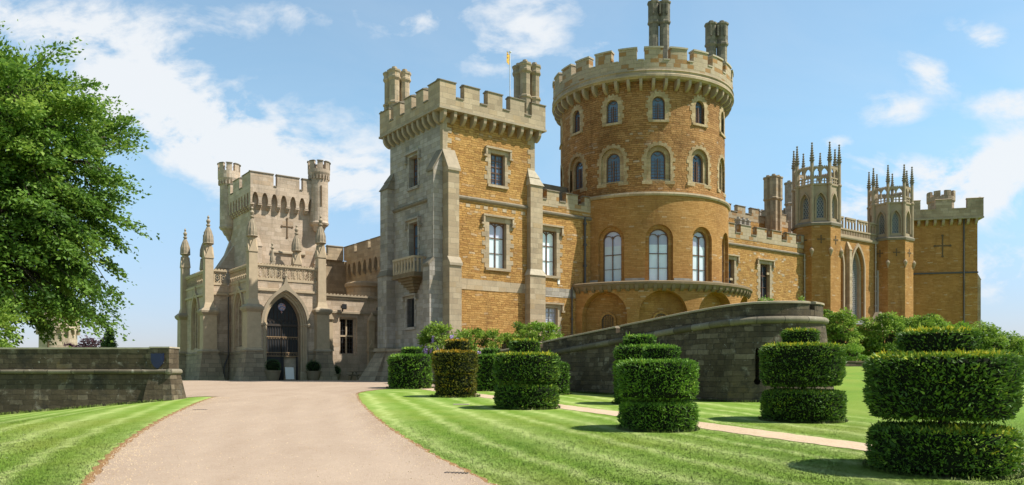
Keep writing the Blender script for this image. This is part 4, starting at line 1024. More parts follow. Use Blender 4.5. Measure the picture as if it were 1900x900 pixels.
# doors: left leaf shut, wicket opening in the right leaf, tracery above a transom
dz = PB + .92
mb = MB(); ol = outline(DH, DZS - .1, DZS, DRS, 'point', 12); mb.prism(ol, 0, .06, 'y')
mb.xform(Matrix.Translation((DA, dz, 0))); tym = part('door_tympanum', mb, M['ironblk'], po)
mb = MB()
for i in range(9):
    x = -DH + .15 + i * (2 * DH - .3) / 8; zt = DZS + DRS * (1 - (abs(x) / DH) ** 1.6) * .92; mb.box(x - .02, x + .02, -.06, 0, DZS + .1, max(DZS + .2, zt))
for i in range(8):
    xm = -DH + .15 + (i + .5) * (2 * DH - .3) / 8
    for sg in (-1, 1): mb.bar((xm + sg * .15, DZS + .08), (xm, DZS + .38), .04, -.055, 0)
mb.box(-DH, DH, -.1, .02, DZS - .16, DZS + .02)
mb.xform(Matrix.Translation((DA, dz, 0))); part('tracery', mb, M['door'], tym)
def leaf(x0, x1, open_):
    mb = MB()
    if open_: mb.box(x0, x1, 0, .07, 1.45, DZS - .18); mb.box(x1 - .12, x1, 0, .07, GZ, 1.45); mb.box(x0, x0 + .2, 0, .07, GZ, 1.45)
    else: mb.box(x0, x1, 0, .07, GZ, DZS - .18)
    mb.xform(Matrix.Translation((DA, dz, 0))); o = part('door_leaf', mb, M['ironblk'], po)
    mb = MB(); n = 6
    for i in range(n + 1): x = x0 + .04 + (x1 - x0 - .08) * i / n; mb.box(x - .022, x + .022, -.05, .0, 1.5, DZS - .22)
    mb.xform(Matrix.Translation((DA, dz, 0))); part('door_ribs', mb, M['door'], o)
    mb = MB()
    for z in (1.45, 1.72, 2.95):
        mb.box(x0, x1, -.07, .0, z - .035, z + .035)
    for i in range(n):
        xm = x0 + .04 + (x1 - x0 - .08) * (i + .5) / n
        for z in (1.585, 2.82): mb.lathe([(0, z - .07), (.05, z), (0, z + .07)], 6, xm, -.04)
    mb.xform(Matrix.Translation((DA, dz, 0))); part('door_bands', mb, M['gilt'], o); return o
leaf(-DH, -.02, False); leaf(.02, DH, True)
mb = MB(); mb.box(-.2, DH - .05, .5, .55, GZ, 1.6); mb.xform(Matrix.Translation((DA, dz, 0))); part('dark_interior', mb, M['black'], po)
def emblem_mat():
    t = NT('painted_roundel'); g = t.n('ShaderNodeTexCoord').outputs['Object']; f, _ = t.noise(g, 7.0, 1)
    c = t.ramp(f, [(.3, (.18, .22, .42)), (.45, (.62, .50, .46)), (.56, (.50, .16, .13)), (.66, (.60, .55, .52))], True); t.l(c, t.b.inputs['Base Color']); return t.m
mb = MB(); cz = DZS + 1.35; mb.prism([(.30 * math.cos(i * math.pi / 12), cz + .30 * math.sin(i * math.pi / 12)) for i in range(24)], -.16, -.07, 'y')
mb.lathe([(0, cz - .5), (.07, cz - .44), (.07, cz - .36), (0, cz - .3)], 6, 0, -.1)
mb.xform(Matrix.Translation((DA, dz, 0))); part('roundel', mb, emblem_mat(), po)
# cornice, balustrade
def rail_run(mb, p0, p1):
    dx, dy = p1[0] - p0[0], p1[1] - p0[1]; L = math.hypot(dx, dy); c = MB(); th = .22
    c.box(0, L, -.12, .25, 6.42, 6.58); c.box(0, L, -.05, .24, 7.22, 7.42); c.box(0, L, -.04, .22, 8.22, 8.32); c.box(0, L, -.09, .27, 8.32, 8.44)
    n = max(1, round(L / .46)); s = L / n
    for i in range(n * 2): c.box(i * s / 2 + .04, i * s / 2 + s / 4 + .04, -.05, .22, 8.44, 8.52)
    for i in range(n):
        x0, x1, xm = i * s, (i + 1) * s, (i + .5) * s
        c.box(x0 - .035, x0 + .035, .02, .15, 7.42, 8.22)
        for (p, q) in (((x0, 7.95), (xm, 8.22)), ((x1, 7.95), (xm, 8.22)), ((x0, 7.70), (xm, 7.42)), ((x1, 7.70), (xm, 7.42)), ((xm, 7.42), (x0, 7.70))): c.bar(p, q, .07, .04, .13)
        c.polybar([(xm + .13 * math.cos(q), 7.83 + .14 * math.sin(q)) for q in [k * math.pi / 4 for k in range(9)]], .04, .045, .125)
    mb.merge(c, Matrix.Translation((p0[0], p0[1], 0)) @ Matrix.Rotation(math.atan2(dy, dx), 4, 'Z'))
mb = MB()
rail_run(mb, (PA, PB), (PR, PB)); rail_run(mb, (PA, 21.1), (PA, PB + .3)); rail_run(mb, (PW, 21.1), (PA - .25, 21.1)); rail_run(mb, (PW, 28.2), (PW, 21.4))
part('balustrade', mb, M['trim'], po)
# string at the plinth
mb = MB()
for (p0, p1) in (((PA, 21.1), (PA, PB)), ((PW, 28.2), (PW, 21.1)), ((PW, 21.1), (PA, 21.1)), ((PA, PB), (DA - DH - .5, PB)), ((DA + DH + .5, PB), (PR, PB))):
    dx, dy = p1[0] - p0[0], p1[1] - p0[1]; L = math.hypot(dx, dy); c = MB(); c.prism([(-.30, GZ), (-.10, 1.62), (-.13, 1.66), (-.13, 1.78), (.05, 1.88), (.05, GZ)], 0, L, 'x')
    mb.merge(c, Matrix.Translation((p0[0], p0[1], 0)) @ Matrix.Rotation(math.atan2(dy, dx), 4, 'Z'))
parts_each('plinth', mb, M['plinth'], po)
def pier(a, b, dz=0.0):
    mb = MB(); s = lambda r: (a - r, a + r, b - r, b + r)
    mb.taper(s(.62), 1.95, s(.60), 2.0); mb.taper(s(.54), 2.0, s(.52), 5.0); mb.taper(s(.54), 5.0, s(.34), 5.75)
    mb.taper(s(.34), 5.75, s(.32), 9.35); mb.taper(s(.25), 9.3, s(.23), 10.55)
    for th in range(4):
        c = MB(); c.prism([(-.36, 9.30), (.36, 9.30), (.0, 10.25)], -.37, -.15, 'y'); mb.merge(c, Matrix.Translation((a, b, 0)) @ Matrix.Rotation(th * math.pi / 2, 4, 'Z'))
    o = part('pier', mb, M['trim'], po)
    k = MB(); k.taper(s(1.02), GZ, s(.62), 1.75); part('pier_base', k, M['plinth'], o)
    k = MB(); k.taper(s(.66), 1.75, s(.70), 1.85); k.taper(s(.70), 1.85, s(.56), 2.02); k.taper(s(.56), 4.75, s(.70), 4.95); k.taper(s(.70), 4.95, s(.72), 5.10); k.taper(s(.72), 5.10, s(.50), 5.32); parts_each('pier_moulding', k, M['trimgrey'], o)
    k = MB(); k.lathe([(0, 10.4), (.38, 10.42), (.44, 10.5), (.40, 10.56), (.41, 10.8), (.37, 11.1), (.25, 11.5), (.13, 11.78), (.09, 11.85), (.17, 11.93), (.17, 12.0), (.08, 12.05), (.14, 12.2), (.17, 12.3), (.1, 12.42), (.05, 12.48), (.1, 12.6), (0, 12.78)], 12, a, b)
    for i in range(12):
        th = i * math.pi / 6; k.tube([(a + .41 * math.sin(th), b - .41 * math.cos(th), 10.55), (a + .385 * math.sin(th), b - .385 * math.cos(th), 11.05), (a + .25 * math.sin(th), b - .25 * math.cos(th), 11.5), (a + .1 * math.sin(th), b - .1 * math.cos(th), 11.82)], .022, 4)
    f = part('pinnacle', k, M['trimgrey'], o)
    if dz: o.location.z += dz
for (a, b) in ((PA, PB), (PR, PB), (PW, 21.1), (PW, 28.2), (PA, 28.4), (-1.95, 20.6)): pier(a, b)
mb = MB(); mb.prism([(-4.95, 7.3), (-4.25, 7.3), (-4.25, 8.7), (-4.6, 9.3), (-4.95, 8.7)], 18.8, 19.2, 'y'); mb.lathe([(0, 9.1), (.22, 9.2), (.20, 9.5), (.09, 10.0), (.08, 10.2), (.16, 10.3), (.06, 10.45), (.1, 10.6), (0, 10.75)], 8, -4.6, 19); part('roof_finial', mb, M['trimgrey'], po)
mb = MB(); mb.box(PA + .25, PR - .25, PB + .3, 22, 7.22, 7.32); mb.box(PW + .2, PA + .25, 21.4, 28, 7.22, 7.31); part('roof', mb, M['lead'], po)
mb = MB(); mb.tube([(PA - .2, 20.8, 6.3), (PA - .2, 20.8, 1.6), (PA - .65, 20.4, .6), (PA - .7, 20.3, GZ)], .055); part('drainpipe', mb, M['pipe'], po)

# ------------------------------------------------------------------ gatehouse tower behind the porch
gt = cthing('gatehouse_tower', 'cream stone gatehouse tower with machicolations, two round corner turrets and a cross slit', 'tower', -2.7, 21.7)
a0, a1, b0, b1 = -5.2, .45, 21.75, 28.1
mb = MB(); mb.box(a0, a1, b0, b1, GZ, 15.5); part('wall', mb, M['porch'], gt)
def arcade(mb, L, n, z0, z1, th=.34):
    """plate whose lower edge is a row of pointed arches between corbels"""
    s = L / n; pts = [(0, z1), (0, z0)]
    for i in range(n):
        x = i * s; q = s * .17
        pts += [(x + q, z0), (x + q, z0 + .34)]
        for t in range(1, 8): 
            f = t / 8; xx = x + q + (s - 2 * q) * f; pts.append((xx, z0 + .34 + .58 * (1 - abs(2 * f - 1) ** 2.6)))
        pts += [(x + s - q, z0 + .34), (x + s - q, z0)]
    pts += [(L, z0), (L, z1)]
    dd = []
    for p in pts:
        if not dd or (abs(dd[-1][0] - p[0]) + abs(dd[-1][1] - p[1])) > 1e-5: dd.append(p)
    mb.prism(dd[::-1], 0, th, 'y')
    for i in range(n + 1):
        x = min(max(i * s, .16), L - .16)
        for k in range(3): mb.box(x - .17, x + .17, .02 + .11 * k, .46, z0 - .13 * (k + 1), z0 - .13 * k)
e = .42
pa, pc, ar = MB(), MB(), MB(); zA, zB = 14.30, 15.45
for (p0, p1, n) in (((a0 - e, b0 - e), (a1 + e, b0 - e), 8), ((a0 - e, b1 + e), (a0 - e, b0 - e + .36), 9), ((a1 + e, b0 - e + .36), (a1 + e, b1 + e), 9)):
    dx, dy = p1[0] - p0[0], p1[1] - p0[1]; L = math.hypot(dx, dy); m = Matrix.Translation((p0[0], p0[1], 0)) @ Matrix.Rotation(math.atan2(dy, dx), 4, 'Z')
    c = MB(); arcade(c, L, n, zA, zB); ar.merge(c, m)
crenel_wall(pa, pc, (a0 - e, b0 - e), (a1 + e, b0 - e), .42, 1.95, .52, zB, 15.85, 16.85)
crenel_wall(pa, pc, (a0 - e, b1 + e), (a0 - e, b0 - e + .42), .42, 1.75, .52, zB, 15.85, 16.85)
crenel_wall(pa, pc, (a1 + e, b0 - e + .42), (a1 + e, b1 + e), .42, 1.75, .52, zB, 15.85, 16.85)
crenel_wall(pa, pc, (a1 + e, b1 + e), (a0 - e, b1 + e), .42, 1.95, .52, zB, 15.85, 16.85)
part('machicolation', ar, M['porch'], gt); q = part('parapet', pa, M['porch'], gt); parts_each('coping_stone', pc, M['copdark'], q)
mb = MB(); mb.box(a0 + .1, a1 - .1, b0 + .1, b1 - .1, 15.4, 15.6); part('roof', mb, M['lead'], gt)
mb = MB(); mb.prism([(b0 - .14, 10.35), (b0 - .12, 10.46), (b0 + .02, 10.6), (b0 + .02, 10.25)], a0 + 1.4, a1 - 1.2, 'x'); parts_each('string_course', mb, M['trimgrey'], gt)
xc = -2.35
mb = MB(); mb.box(xc - .055, xc + .055, b0 - .03, b0 + .1, 11.75, 13.35); mb.box(xc - .46, xc + .46, b0 - .034, b0 + .1, 12.62, 12.73)
for (x, z) in ((xc - .46, 12.675), (xc + .46, 12.675), (xc, 11.75), (xc, 13.35)): mb.prism([(x + .10 * math.cos(k * math.pi / 4), z + .10 * math.sin(k * math.pi / 4)) for k in range(8)], b0 - .038, b0 + .1, 'y')
part('cross_slit', mb, M['slit'], gt)
for (bx, by, zt) in ((a0, b0, 12.3), (a1, b0, 11.2), (a0, b1, 12.0)):
    mb = MB(); r = .95
    mb.box(bx - r * .55, bx + r * .55, by - r * .55, by + r * .55, GZ, zt - 1.6); mb.taper((bx - r * .6, bx + r * .6, by - r * .6, by + r * .6), zt - 1.6, (bx - .1, bx + .1, by - .1, by + .1), zt); part('buttress', mb, M['porch'], gt)
mb = MB(); mb.box(a0 - 1.3, a0 + .1, b1 - 1.0, b1 + .3, GZ, 9.4); mb.prism([(a0 - 1.35, 9.4), (a0 + .05, 9.4), (a0 + .05, 11.6)], b1 - 1.05, b1 + .35, 'y'); part('buttress', mb, M['porch'], gt)
for (bx, by, top) in ((a0 - .1, b1 + .1, 18.85), (a1 - .02, b0 - .25, 18.5)):
    mb = MB(); mb.lathe([(0, 11.9), (.14, 12.1), (.30, 12.45), (.44, 12.55), (.60, 12.9), (.80, 13.05), (.86, 13.2), (.80, 13.35), (.78, 17.15), (.84, 17.2), (.96, 17.55), (.96, top - .65), (.55, top - .65), (0, top - .7)], 24, bx, by)
    for i in range(8): t0 = .25 + i * math.pi / 4; mb.arcbox(.70, .96, t0, t0 + .50, top - .65, top, 3, bx, by)
    for i in range(20): t0 = i * math.pi / 10; mb.arcbox(.78, .93, t0, t0 + .13, 17.0, 17.35, 1, bx, by)
    o = part('turret', mb, M['porch'], gt, smooth=False)
    k = MB()
    for i in range(8): t0 = .25 + i * math.pi / 4; k.arcbox(.66, 1.02, t0 - .03, t0 + .53, top, top + .07, 3, bx, by)
    parts_each('coping_stone', k, M['copdark'], o)
mb = MB(); tb = (a1 - .02, b0 - .25); th = -.15
mb.box(-.06, .06, -.82, -.70, 14.6, 16.4); mb.xform(Matrix.Translation((tb[0], tb[1], 0)) @ Matrix.Rotation(th, 4, 'Z')); part('arrow_slit', mb, M['slit'], gt)

# ------------------------------------------------------------------ low linking range with one mullioned window
lw = cthing('entrance_range', 'low cream range with one tall mullioned window between porch and square tower', 'building', 1, 16.6)
mb = MB(); mb.box(-2.0, 6.2, 16.6, 22, GZ, 6.25); wl = part('wall', mb, M['porch'], lw)
cu = MB(); cutter_at(cu, .95, 16.6, 0, [(-.80, 1.65), (.80, 1.65), (.80, 4.75), (-.80, 4.75)], -.5, .6); cut(wl, cu)
window('loww', lw, .95, 16.6, 0, .62, 1.75, 4.6, .001, 'rect', depth=.55, glassm='gblack', bars='small', jamb=.18, tooth=0, proud=-.2, surm='porch', lean='pipe')
mb = MB(); mb.box(-.06 + .95, .06 + .95, 16.98, 17.14, 1.75, 4.6); mb.box(.33, 1.57, 16.99, 17.13, 3.15, 3.27); part('mullion', mb, M['trim'], lw)
mb = MB(); mb.box(-2, 6.2, 16.5, 16.9, 6.25, 6.42); mb.box(-2, 6.2, 16.42, 16.95, 6.42, 6.55); mb.box(-2, 6.2, 16.45, 16.6, 5.05, 5.2)
for i in range(26): mb.box(-1.95 + i * .31, -1.95 + i * .31 + .16, 16.46, 16.7, 6.55, 6.63)
part('cornice', mb, M['trimgrey'], lw)
for a in (-.85, 2.9):
    mb = MB(); mb.box(a - .26, a + .26, 16.2, 16.6, GZ, 4.5); mb.taper((a - .34, a + .34, 16.1, 16.6), 1.9, (a - .26, a + .26, 16.2, 16.6), 2.4)
    for z in (2.2, 4.5): mb.prism([(a - .34, z), (a + .34, z), (a + .0, z + .6)], 16.08, 16.5, 'y'); mb.lathe([(0, z + .45), (.1, z + .55), (.05, z + .75), (0, z + .8)], 6, a, 16.2)
    part('buttress', mb, M['trim'], lw)
for a in (.35, 3.6):
    mb = MB(); mb.box(a - .16, a + .16, 16.1, 16.42, 5.45, 5.68); mb.box(a - .03, a + .03, 16.3, 16.5, 5.2, 5.5); mb.prism([(16.0, 5.42), (16.12, 5.36), (16.12, 5.74), (16.0, 5.78)], a - .19, a + .19, 'x'); part('floodlight', mb, M['ironblk'], lw)

# curtain wall behind
cw = cthing('curtain_wall', 'battlemented machicolated grey wall behind the low entrance range', 'castle wall', 6.2, 20)
mb = MB(); mb.prism([(6.2, 7.9), (8.5, 7.9), (8.5, 30.5), (1.5, 30.5), (1.5, 28.6), (6.2, 28.6)], GZ, 11.2); wl = part('wall', mb, M['ashlar'], cw)
cu = MB(); cutter_at(cu, 6.2, 17.5, -math.pi / 2, [(-.75, 6.6), (.75, 6.6), (.75, 9.1), (-.75, 9.1)], -.5, .6); cut(wl, cu)
window('curt', cw, 6.2, 17.5, -math.pi / 2, .6, 6.7, 8.9, .001, 'rect', depth=.5, glassm='gdark', bars='two', jamb=.15, tooth=0, hood=True, surm='trimgrey', hoodret=.2)
pa, pc, ar = MB(), MB(), MB(); crenel_wall(pa, pc, (5.85, 28.3), (5.85, 8.3), .5, 2.4, .75, 11.2, 11.7, 12.5); crenel_wall(pa, pc, (1.5, 28.28), (5.8, 28.28), .5, 1.6, .75, 11.2, 11.7, 12.5)
c = MB(); arcade(c, 19.4, 17, 9.9, 11.2, .3); ar.merge(c, Matrix.Translation((5.86, 27.7, 0)) @ Matrix.Rotation(-math.pi / 2, 4, 'Z'))
part('machicolation', ar, M['ashlar'], cw); q = part('parapet', pa, M['ashlar'], cw); parts_each('coping_stone', pc, M['copdark'], q)
mb = MB(); mb.lathe([(0, GZ), (1.7, GZ), (1.7, 7.9), (1.9, 8.0), (1.9, 8.3), (1.6, 8.45), (0, 8.6)], 28, 5.4, 22.5); part('round_bay', mb, M['ashlar'], cw, 'cyl', 1.7)

# far round turret on the left, beyond the wall
zx, zy = (108 - CX) / F * 82, 82
bt = wthing('round_tower', 'small cream round tower with machicolated top behind the left tree', 'tower', zx, zy, GZ)
mb = MB(); mb.lathe([(0, GZ), (1.78, GZ), (1.74, 4.0), (0, 4.0)], 40); part('wall', mb, M['porch'], bt, 'cyl', 1.8)
mb = MB(); mb.lathe([(1.5, 4.75), (2.0, 4.75), (2.0, 6.05), (1.5, 6.05), (1.5, 4.75)], 40)
for i in range(18):
    t = i * math.pi / 9; mb.arcbox(1.7, 2.0, t - .05, t + .05, 4.1, 4.75, 2); mb.arcbox(1.7, 2.0, t - .09, t - .05, 4.5, 4.75, 1); mb.arcbox(1.7, 2.0, t + .05, t + .09, 4.5, 4.75, 1)
for i in range(6): t = i * math.pi / 3 + .2; mb.arcbox(1.6, 2.0, t, t + .7, 6.05, 6.75, 4)
mb.lathe([(0, 3.9), (1.7, 3.9), (1.7, 4.9), (0, 4.9)], 32)
part('parapet', mb, M['porch'], bt, 'cyl', 1.8)
mb = MB(); mb.box(-.06, .06, -1.84, -1.6, 2.3, 3.4); mb.box(-.18, .18, -1.80, -1.6, 3.25, 3.4); part('arrow_slit', mb, M['slit'], bt)

# ------------------------------------------------------------------ things standing in the forecourt
def pot_ball(a, b, r, hp, label):
    t = cthing('potted_shrub', label, 'potted shrub', a, b, GZ, 'clipped balls in pots by the entrance')
    mb = MB(); z = GZ; mb.lathe([(0, z), (r * .66, z), (r * .70, z + .06), (r * .78, z + .3 * hp), (r * .80, z + .34 * hp), (r * .92, z + .8 * hp), (r * 1.0, z + .82 * hp), (r * 1.04, z + hp), (r * .86, z + hp), (r * .8, z + hp - .1), (0, z + hp - .1)], 24, a, b)
    part('pot', mb, M['pot'], t, smooth=False)
    P, Nn = sphere_pts(1500, (a, b, z + hp + r * .52), (r * .95, r * .95, r * .86), .03)
    leaf_mesh('foliage', P, Nn, .05, M['box'], t, wob=.6, tint=(.2, .7))
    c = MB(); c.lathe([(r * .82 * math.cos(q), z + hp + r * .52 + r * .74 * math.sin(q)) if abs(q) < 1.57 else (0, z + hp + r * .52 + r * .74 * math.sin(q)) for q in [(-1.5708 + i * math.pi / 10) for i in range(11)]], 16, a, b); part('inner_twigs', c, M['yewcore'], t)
# ------------------------------------------------------------------ ground
def sstep(x, a, b): t = np.clip((x - a) / (b - a), 0, 1); return t * t * (3 - 2 * t)
def H(X, Y):
    X = np.asarray(X, float); Y = np.asarray(Y, float)
    base = np.minimum(-1.6 + .0265 * (Y - 11), GZ)
    base = base - np.clip(-13.6 - X, 0, 9) * .085 * (1 - sstep(Y, 35, 40)) 
    rise = .036 * np.clip(Y - 23, 0, 28) * sstep(X, 8, 15)
    far = -np.clip(np.hypot(X - 8, Y - 60) - 75, 0, 1e9) * .16
    return base + rise + np.maximum(far, -60)
def gp(u, v):
    """ground point seen at a photograph pixel"""
    Y = 12.0
    for _ in range(60):
        X = (u - CX) / F * Y; z = float(H(X, Y)); Y = .5 * Y + .5 * max(3, z * F / (HY - v)) if v > HY else Y
    return ((u - CX) / F * Y, Y)
LEpix = [(100, 985), (135, 940), (170, 900), (210, 850), (238, 824), (270, 800), (308, 777), (350, 757), (378, 745), (400, 737.5)]
REpix = [(1105, 985), (1000, 940), (910, 900), (800, 845), (755, 818), (720, 795), (692, 772), (675, 755), (665, 744), (662, 737)]
LE = [gp(*p) for p in LEpix]; RE = [gp(*p) for p in REpix]
LE = [(LE[0][0] + (LE[0][0] - LE[1][0]) * 4, LE[0][1] + (LE[0][1] - LE[1][1]) * 4)] + LE
RE = [(RE[0][0] + (RE[0][0] - RE[1][0]) * 4, RE[0][1] + (RE[0][1] - RE[1][1]) * 4)] + RE
def catmull(pts, n=10):
    out = []; P = [pts[0]] + list(pts) + [pts[-1]]
    for i in range(1, len(P) - 2):
        for k in range(n):
            t = k / n; p0, p1, p2, p3 = [np.array(q, float) for q in P[i - 1:i + 3]]
            out.append(tuple(.5 * ((2 * p1) + (-p0 + p2) * t + (2 * p0 - 5 * p1 + 4 * p2 - p3) * t * t + (-p0 + 3 * p1 - 3 * p2 + p3) * t ** 3)))
    return out + [tuple(pts[-1])]
LE2 = catmull(LE + [(-13.2, 35.1), (-14.6, 35.4)]); RE2 = catmull(RE + [(-7.35, 37.6), (-7.3, 40.2), (-6.55, 42.6), (-5.0, 43.6), (-3.2, 43.4)])
def dist_poly(X, Y, pts):
    d = np.full(X.shape, 1e9)
    for (x0, y0), (x1, y1) in zip(pts, pts[1:]):
        dx, dy = x1 - x0, y1 - y0; L = dx * dx + dy * dy + 1e-12
        t = np.clip(((X - x0) * dx + (Y - y0) * dy) / L, 0, 1)
        d = np.minimum(d, np.hypot(X - x0 - t * dx, Y - y0 - t * dy))
    return d
def stripe(X, Y):
    right = X > np.interp(Y, [p[1] for p in RE], [p[0] for p in RE]) - .5
    d = np.where(right, dist_poly(X, Y, RE2[:len(RE) * 10]), dist_poly(X, Y, LE2[:len(LE) * 10 - 8]))
    wob = .10 * np.sin(X * .9 + Y * .5) + .06 * np.sin(X * 2.3 - Y * 1.7)
    ph = (d + wob + np.where(right, .12, .35)) / np.where(right, 1.22, 1.05)
    f = ph - np.floor(ph)
    line = np.exp(-((f - .5) / .11) ** 2) * (ph > .3)
    alt = .22 * ((np.floor(ph) % 2) == 0)
    fade = np.where(right, 1 - sstep(d, 11, 17), 1.0)
    return np.clip((line + alt) * fade, 0, 1)

def grid_mesh(name, xs, ys, mat):
    X, Y = np.meshgrid(xs, ys); Z = H(X, Y); nx, ny = len(xs), len(ys)
    co = np.stack([X, Y, Z], -1).reshape(-1, 3)
    i = np.arange(nx * ny).reshape(ny, nx)
    q = np.stack([i[:-1, :-1], i[:-1, 1:], i[1:, 1:], i[1:, :-1]], -1).reshape(-1, 4)
    me = np_mesh(name, co, q, mat, smooth=True)
    at = me.attributes.new('stripe', 'FLOAT', 'POINT'); at.data.foreach_set('value', stripe(X, Y).ravel().astype(np.float32))
    return me
def np_mesh(name, co, faces, mat, smooth=False):
    me = bpy.data.meshes.new(name); k = faces.shape[1]
    me.vertices.add(len(co)); me.vertices.foreach_set('co', np.ascontiguousarray(co, np.float32).ravel())
    me.loops.add(faces.size); me.loops.foreach_set('vertex_index', np.ascontiguousarray(faces, np.int32).ravel())
    me.polygons.add(len(faces)); me.polygons.foreach_set('loop_start', np.arange(len(faces), dtype=np.int32) * k)
    me.polygons.foreach_set('use_smooth', np.full(len(faces), smooth))
    me.update(calc_edges=True); me.materials.append(mat); return me
def spread(lo, hi, step, far, n=26):
    core = np.arange(lo, hi + .01, step); g = np.geomspace(1, far - hi, n); g2 = np.geomspace(1, lo + far, n)
    return np.concatenate([lo - g2[::-1], core, hi + g])
gd = put('ground', grid_mesh('ground', spread(-30, 32, .22, 3000), np.concatenate([-np.geomspace(1, 400, 12)[::-1], np.arange(0, 62, .22), 62 + np.geomspace(1, 3000, 30)]), M['grass'])); tag(gd, kind='structure')

def wobble(s, amp): return amp * (math.sin(s * 7.1) + .6 * math.sin(s * 17.3 + 1) + .5 * math.sin(s * 31.7 + 2)) / 2
def sheet(name, rows, lift, mat):
    """rows: list of equal-length lists of (x, y), draped on the ground"""
    A = np.array(rows); ny, nx, _ = A.shape; Z = H(A[..., 0], A[..., 1]) + lift
    co = np.concatenate([A, Z[..., None]], -1).reshape(-1, 3); i = np.arange(nx * ny).reshape(ny, nx)
    q = np.stack([i[:-1, :-1], i[:-1, 1:], i[1:, 1:], i[1:, :-1]], -1).reshape(-1, 4)
    return tag(put(name, np_mesh(name, co, q, mat, smooth=True)), kind='structure')
def edge_fn(pts):
    ys = np.array([p[1] for p in pts]); xs = np.array([p[0] for p in pts]); o = np.argsort(ys); return lambda y: float(np.interp(y, ys[o], xs[o]))
fl = edge_fn(LE2[:len(LE) * 10 - 9]); fr_ = edge_fn(RE2[:len(RE) * 10 + 28])
ylist = list(np.arange(4, 34.2, .2)) + list(np.arange(34.3, 62, .25))
rows = []; vrows = []
for y in ylist:
    xl = fl(y) + wobble(y, .06) if y < 34.6 else (-13.0 - (y - 34.6) * 2 if y < 36.2 else -16.2 - min(12, (y - 36.2) * 4))
    xr = fr_(y) + wobble(y + 5, .05) if y < 42.6 else (-6.5 + (y - 42.6) * 3.2 if y < 45 else 1.2)
    rows.append([(xl + (xr - xl) * i / 40, y) for i in range(41)])
    if y < 43:
        wl_, wr_ = .10 + wobble(y * 1.3, .08), .10 + wobble(y * 1.7 + 3, .06)
        if y < 34.6: wl_ += .07
        vrows.append([(xl - max(.02, wl_) + (xr - xl + max(.02, wl_) + max(.02, wr_)) * i / 40, y) for i in range(41)])
sheet('dirt_verge', vrows, .006, M['verge']); dv = sheet('driveway', rows, .014, M['drive'])
at = dv.data.attributes.new('across', 'FLOAT', 'POINT'); at.data.foreach_set('value', np.tile(np.linspace(0, 1, 41), len(rows)).astype(np.float32))
# gravel path along the topiary
rows = []
for y in np.arange(6, 44.6, .2):
    xc_ = -4.3 + (42.2 - y) * .437 + .05 * math.sin(y * .6); w0 = .58 + wobble(y, .06)
    rows.append([(xc_ - w0 + 2 * w0 * i / 6, y) for i in range(7)])
sheet('gravel_path', rows, .010, M['path'])
# castle terrace behind the bastion: a filled platform
rwp = [(7.6, 48.2), (13.5, 50.8), (24.5, 56.5), (40, 61.5), (62, 70)]     # line of the low retaining wall
def flat(name, pts, mat):
    bm = bmesh.new(); f = bm.faces.new([bm.verts.new(q) for q in pts]); bmesh.ops.triangulate(bm, faces=[f]); bmesh.ops.recalc_face_normals(bm, faces=bm.faces)
    me = bpy.data.meshes.new(name); bm.to_mesh(me); bm.free(); me.materials.append(mat); return tag(put(name, me), kind='structure')
flat('terrace', [(*c2w(-.5, -1.2), 1.0), (-1.0, 46.9, .7), (1.9, 42.3, 1.1), (8.4, 32.7, 1.9), (10.3, 31.6, 1.9), (12.0, 33.2, 1.9), (4.2, 58.5, 1.3), (*c2w(14, 4), 1.2), (*c2w(0, 6), 1.0)], M['path'])
flat('castle_bank', [(7.0, 49.4, .55), (13.4, 51.1, .6), (24.4, 56.8, .6), (39.9, 61.8, .6), (61.9, 70.3, .6), (*c2w(62, 6), .6), (*c2w(24, 6), .6), (4.4, 59.6, .55)], M['grass'])

# small stone slab on the lawn, drain grate by the drive
def slab(name, label, cat, u, v, wx, wy, mat, rot=0.0, h=.03):
    x, y = gp(u, v); t = wthing(name, label, cat, x, y, float(H(x, y)), rot); mb = MB(); z = float(H(x, y)); mb.taper((-wx, wx, -wy, wy), z - .02, (-wx * .96, wx * .96, -wy * .94, wy * .94), z + h)
    part('slab', mb, M[mat], t)
    if cat == 'drain':
        k = MB()
        for i in range(7): k.box(-wx * .8 + i * wx * .26, -wx * .8 + i * wx * .26 + .03, -wy * .8, wy * .8, z + h, z + h + .01)
        part('grate', k, M['ironblk'], t)
    return t
slab('stone_slab', 'small pale stone slab set in the striped lawn', 'slab', 856, 751, .30, .16, 'coping')
slab('drain_cover', 'dark iron drain cover at the right edge of the drive', 'drain', 846, 879, .22, .08, 'plinth', -.25, .012)
slab('drain_cover', 'small dark drain cover near the left lawn tip', 'drain', 371, 761, .26, .12, 'plinth', .1, .012)

# ------------------------------------------------------------------ bastion wall
TPX, TPY = 8.13, 31.80; BR = 2.6; BCX, BCY = 10.28, 33.28
path = []; n_ = (-.8268, -.5625)
def ztop(s): return np.interp(s, [0, 4, 8, 16.2, 19.5, 23, 60], [1.25, 1.52, 1.90, 2.62, 2.84, 2.90, 2.90])
for i in range(81):
    s = i * 18.0 / 80; q = 18.0 - s; path.append((TPX - .5625 * q, TPY + .8268 * q, n_[0], n_[1], s))
a_s, a_e = math.atan2(-.5625, -.8268), R_(18)
for i in range(1, 61):
    a = a_s + (a_e - a_s) * i / 60; path.append((BCX + BR * math.cos(a), BCY + BR * math.sin(a), math.cos(a), math.sin(a), 18.0 + (a - a_s) * BR))
sl_ = path[-1][4]; dx_, dy_ = -math.sin(a_e), math.cos(a_e)
for i in range(1, 55): path.append((path[140][0] + dx_ * i * .5, path[140][1] + dy_ * i * .5, math.cos(a_e), math.sin(a_e), sl_ + i * .5))
SS = np.array([p[4] for p in path]); PX = np.array([p[0] for p in path]); PY = np.array([p[1] for p in path]); NX = np.array([p[2] for p in path]); NY = np.array([p[3] for p in path])
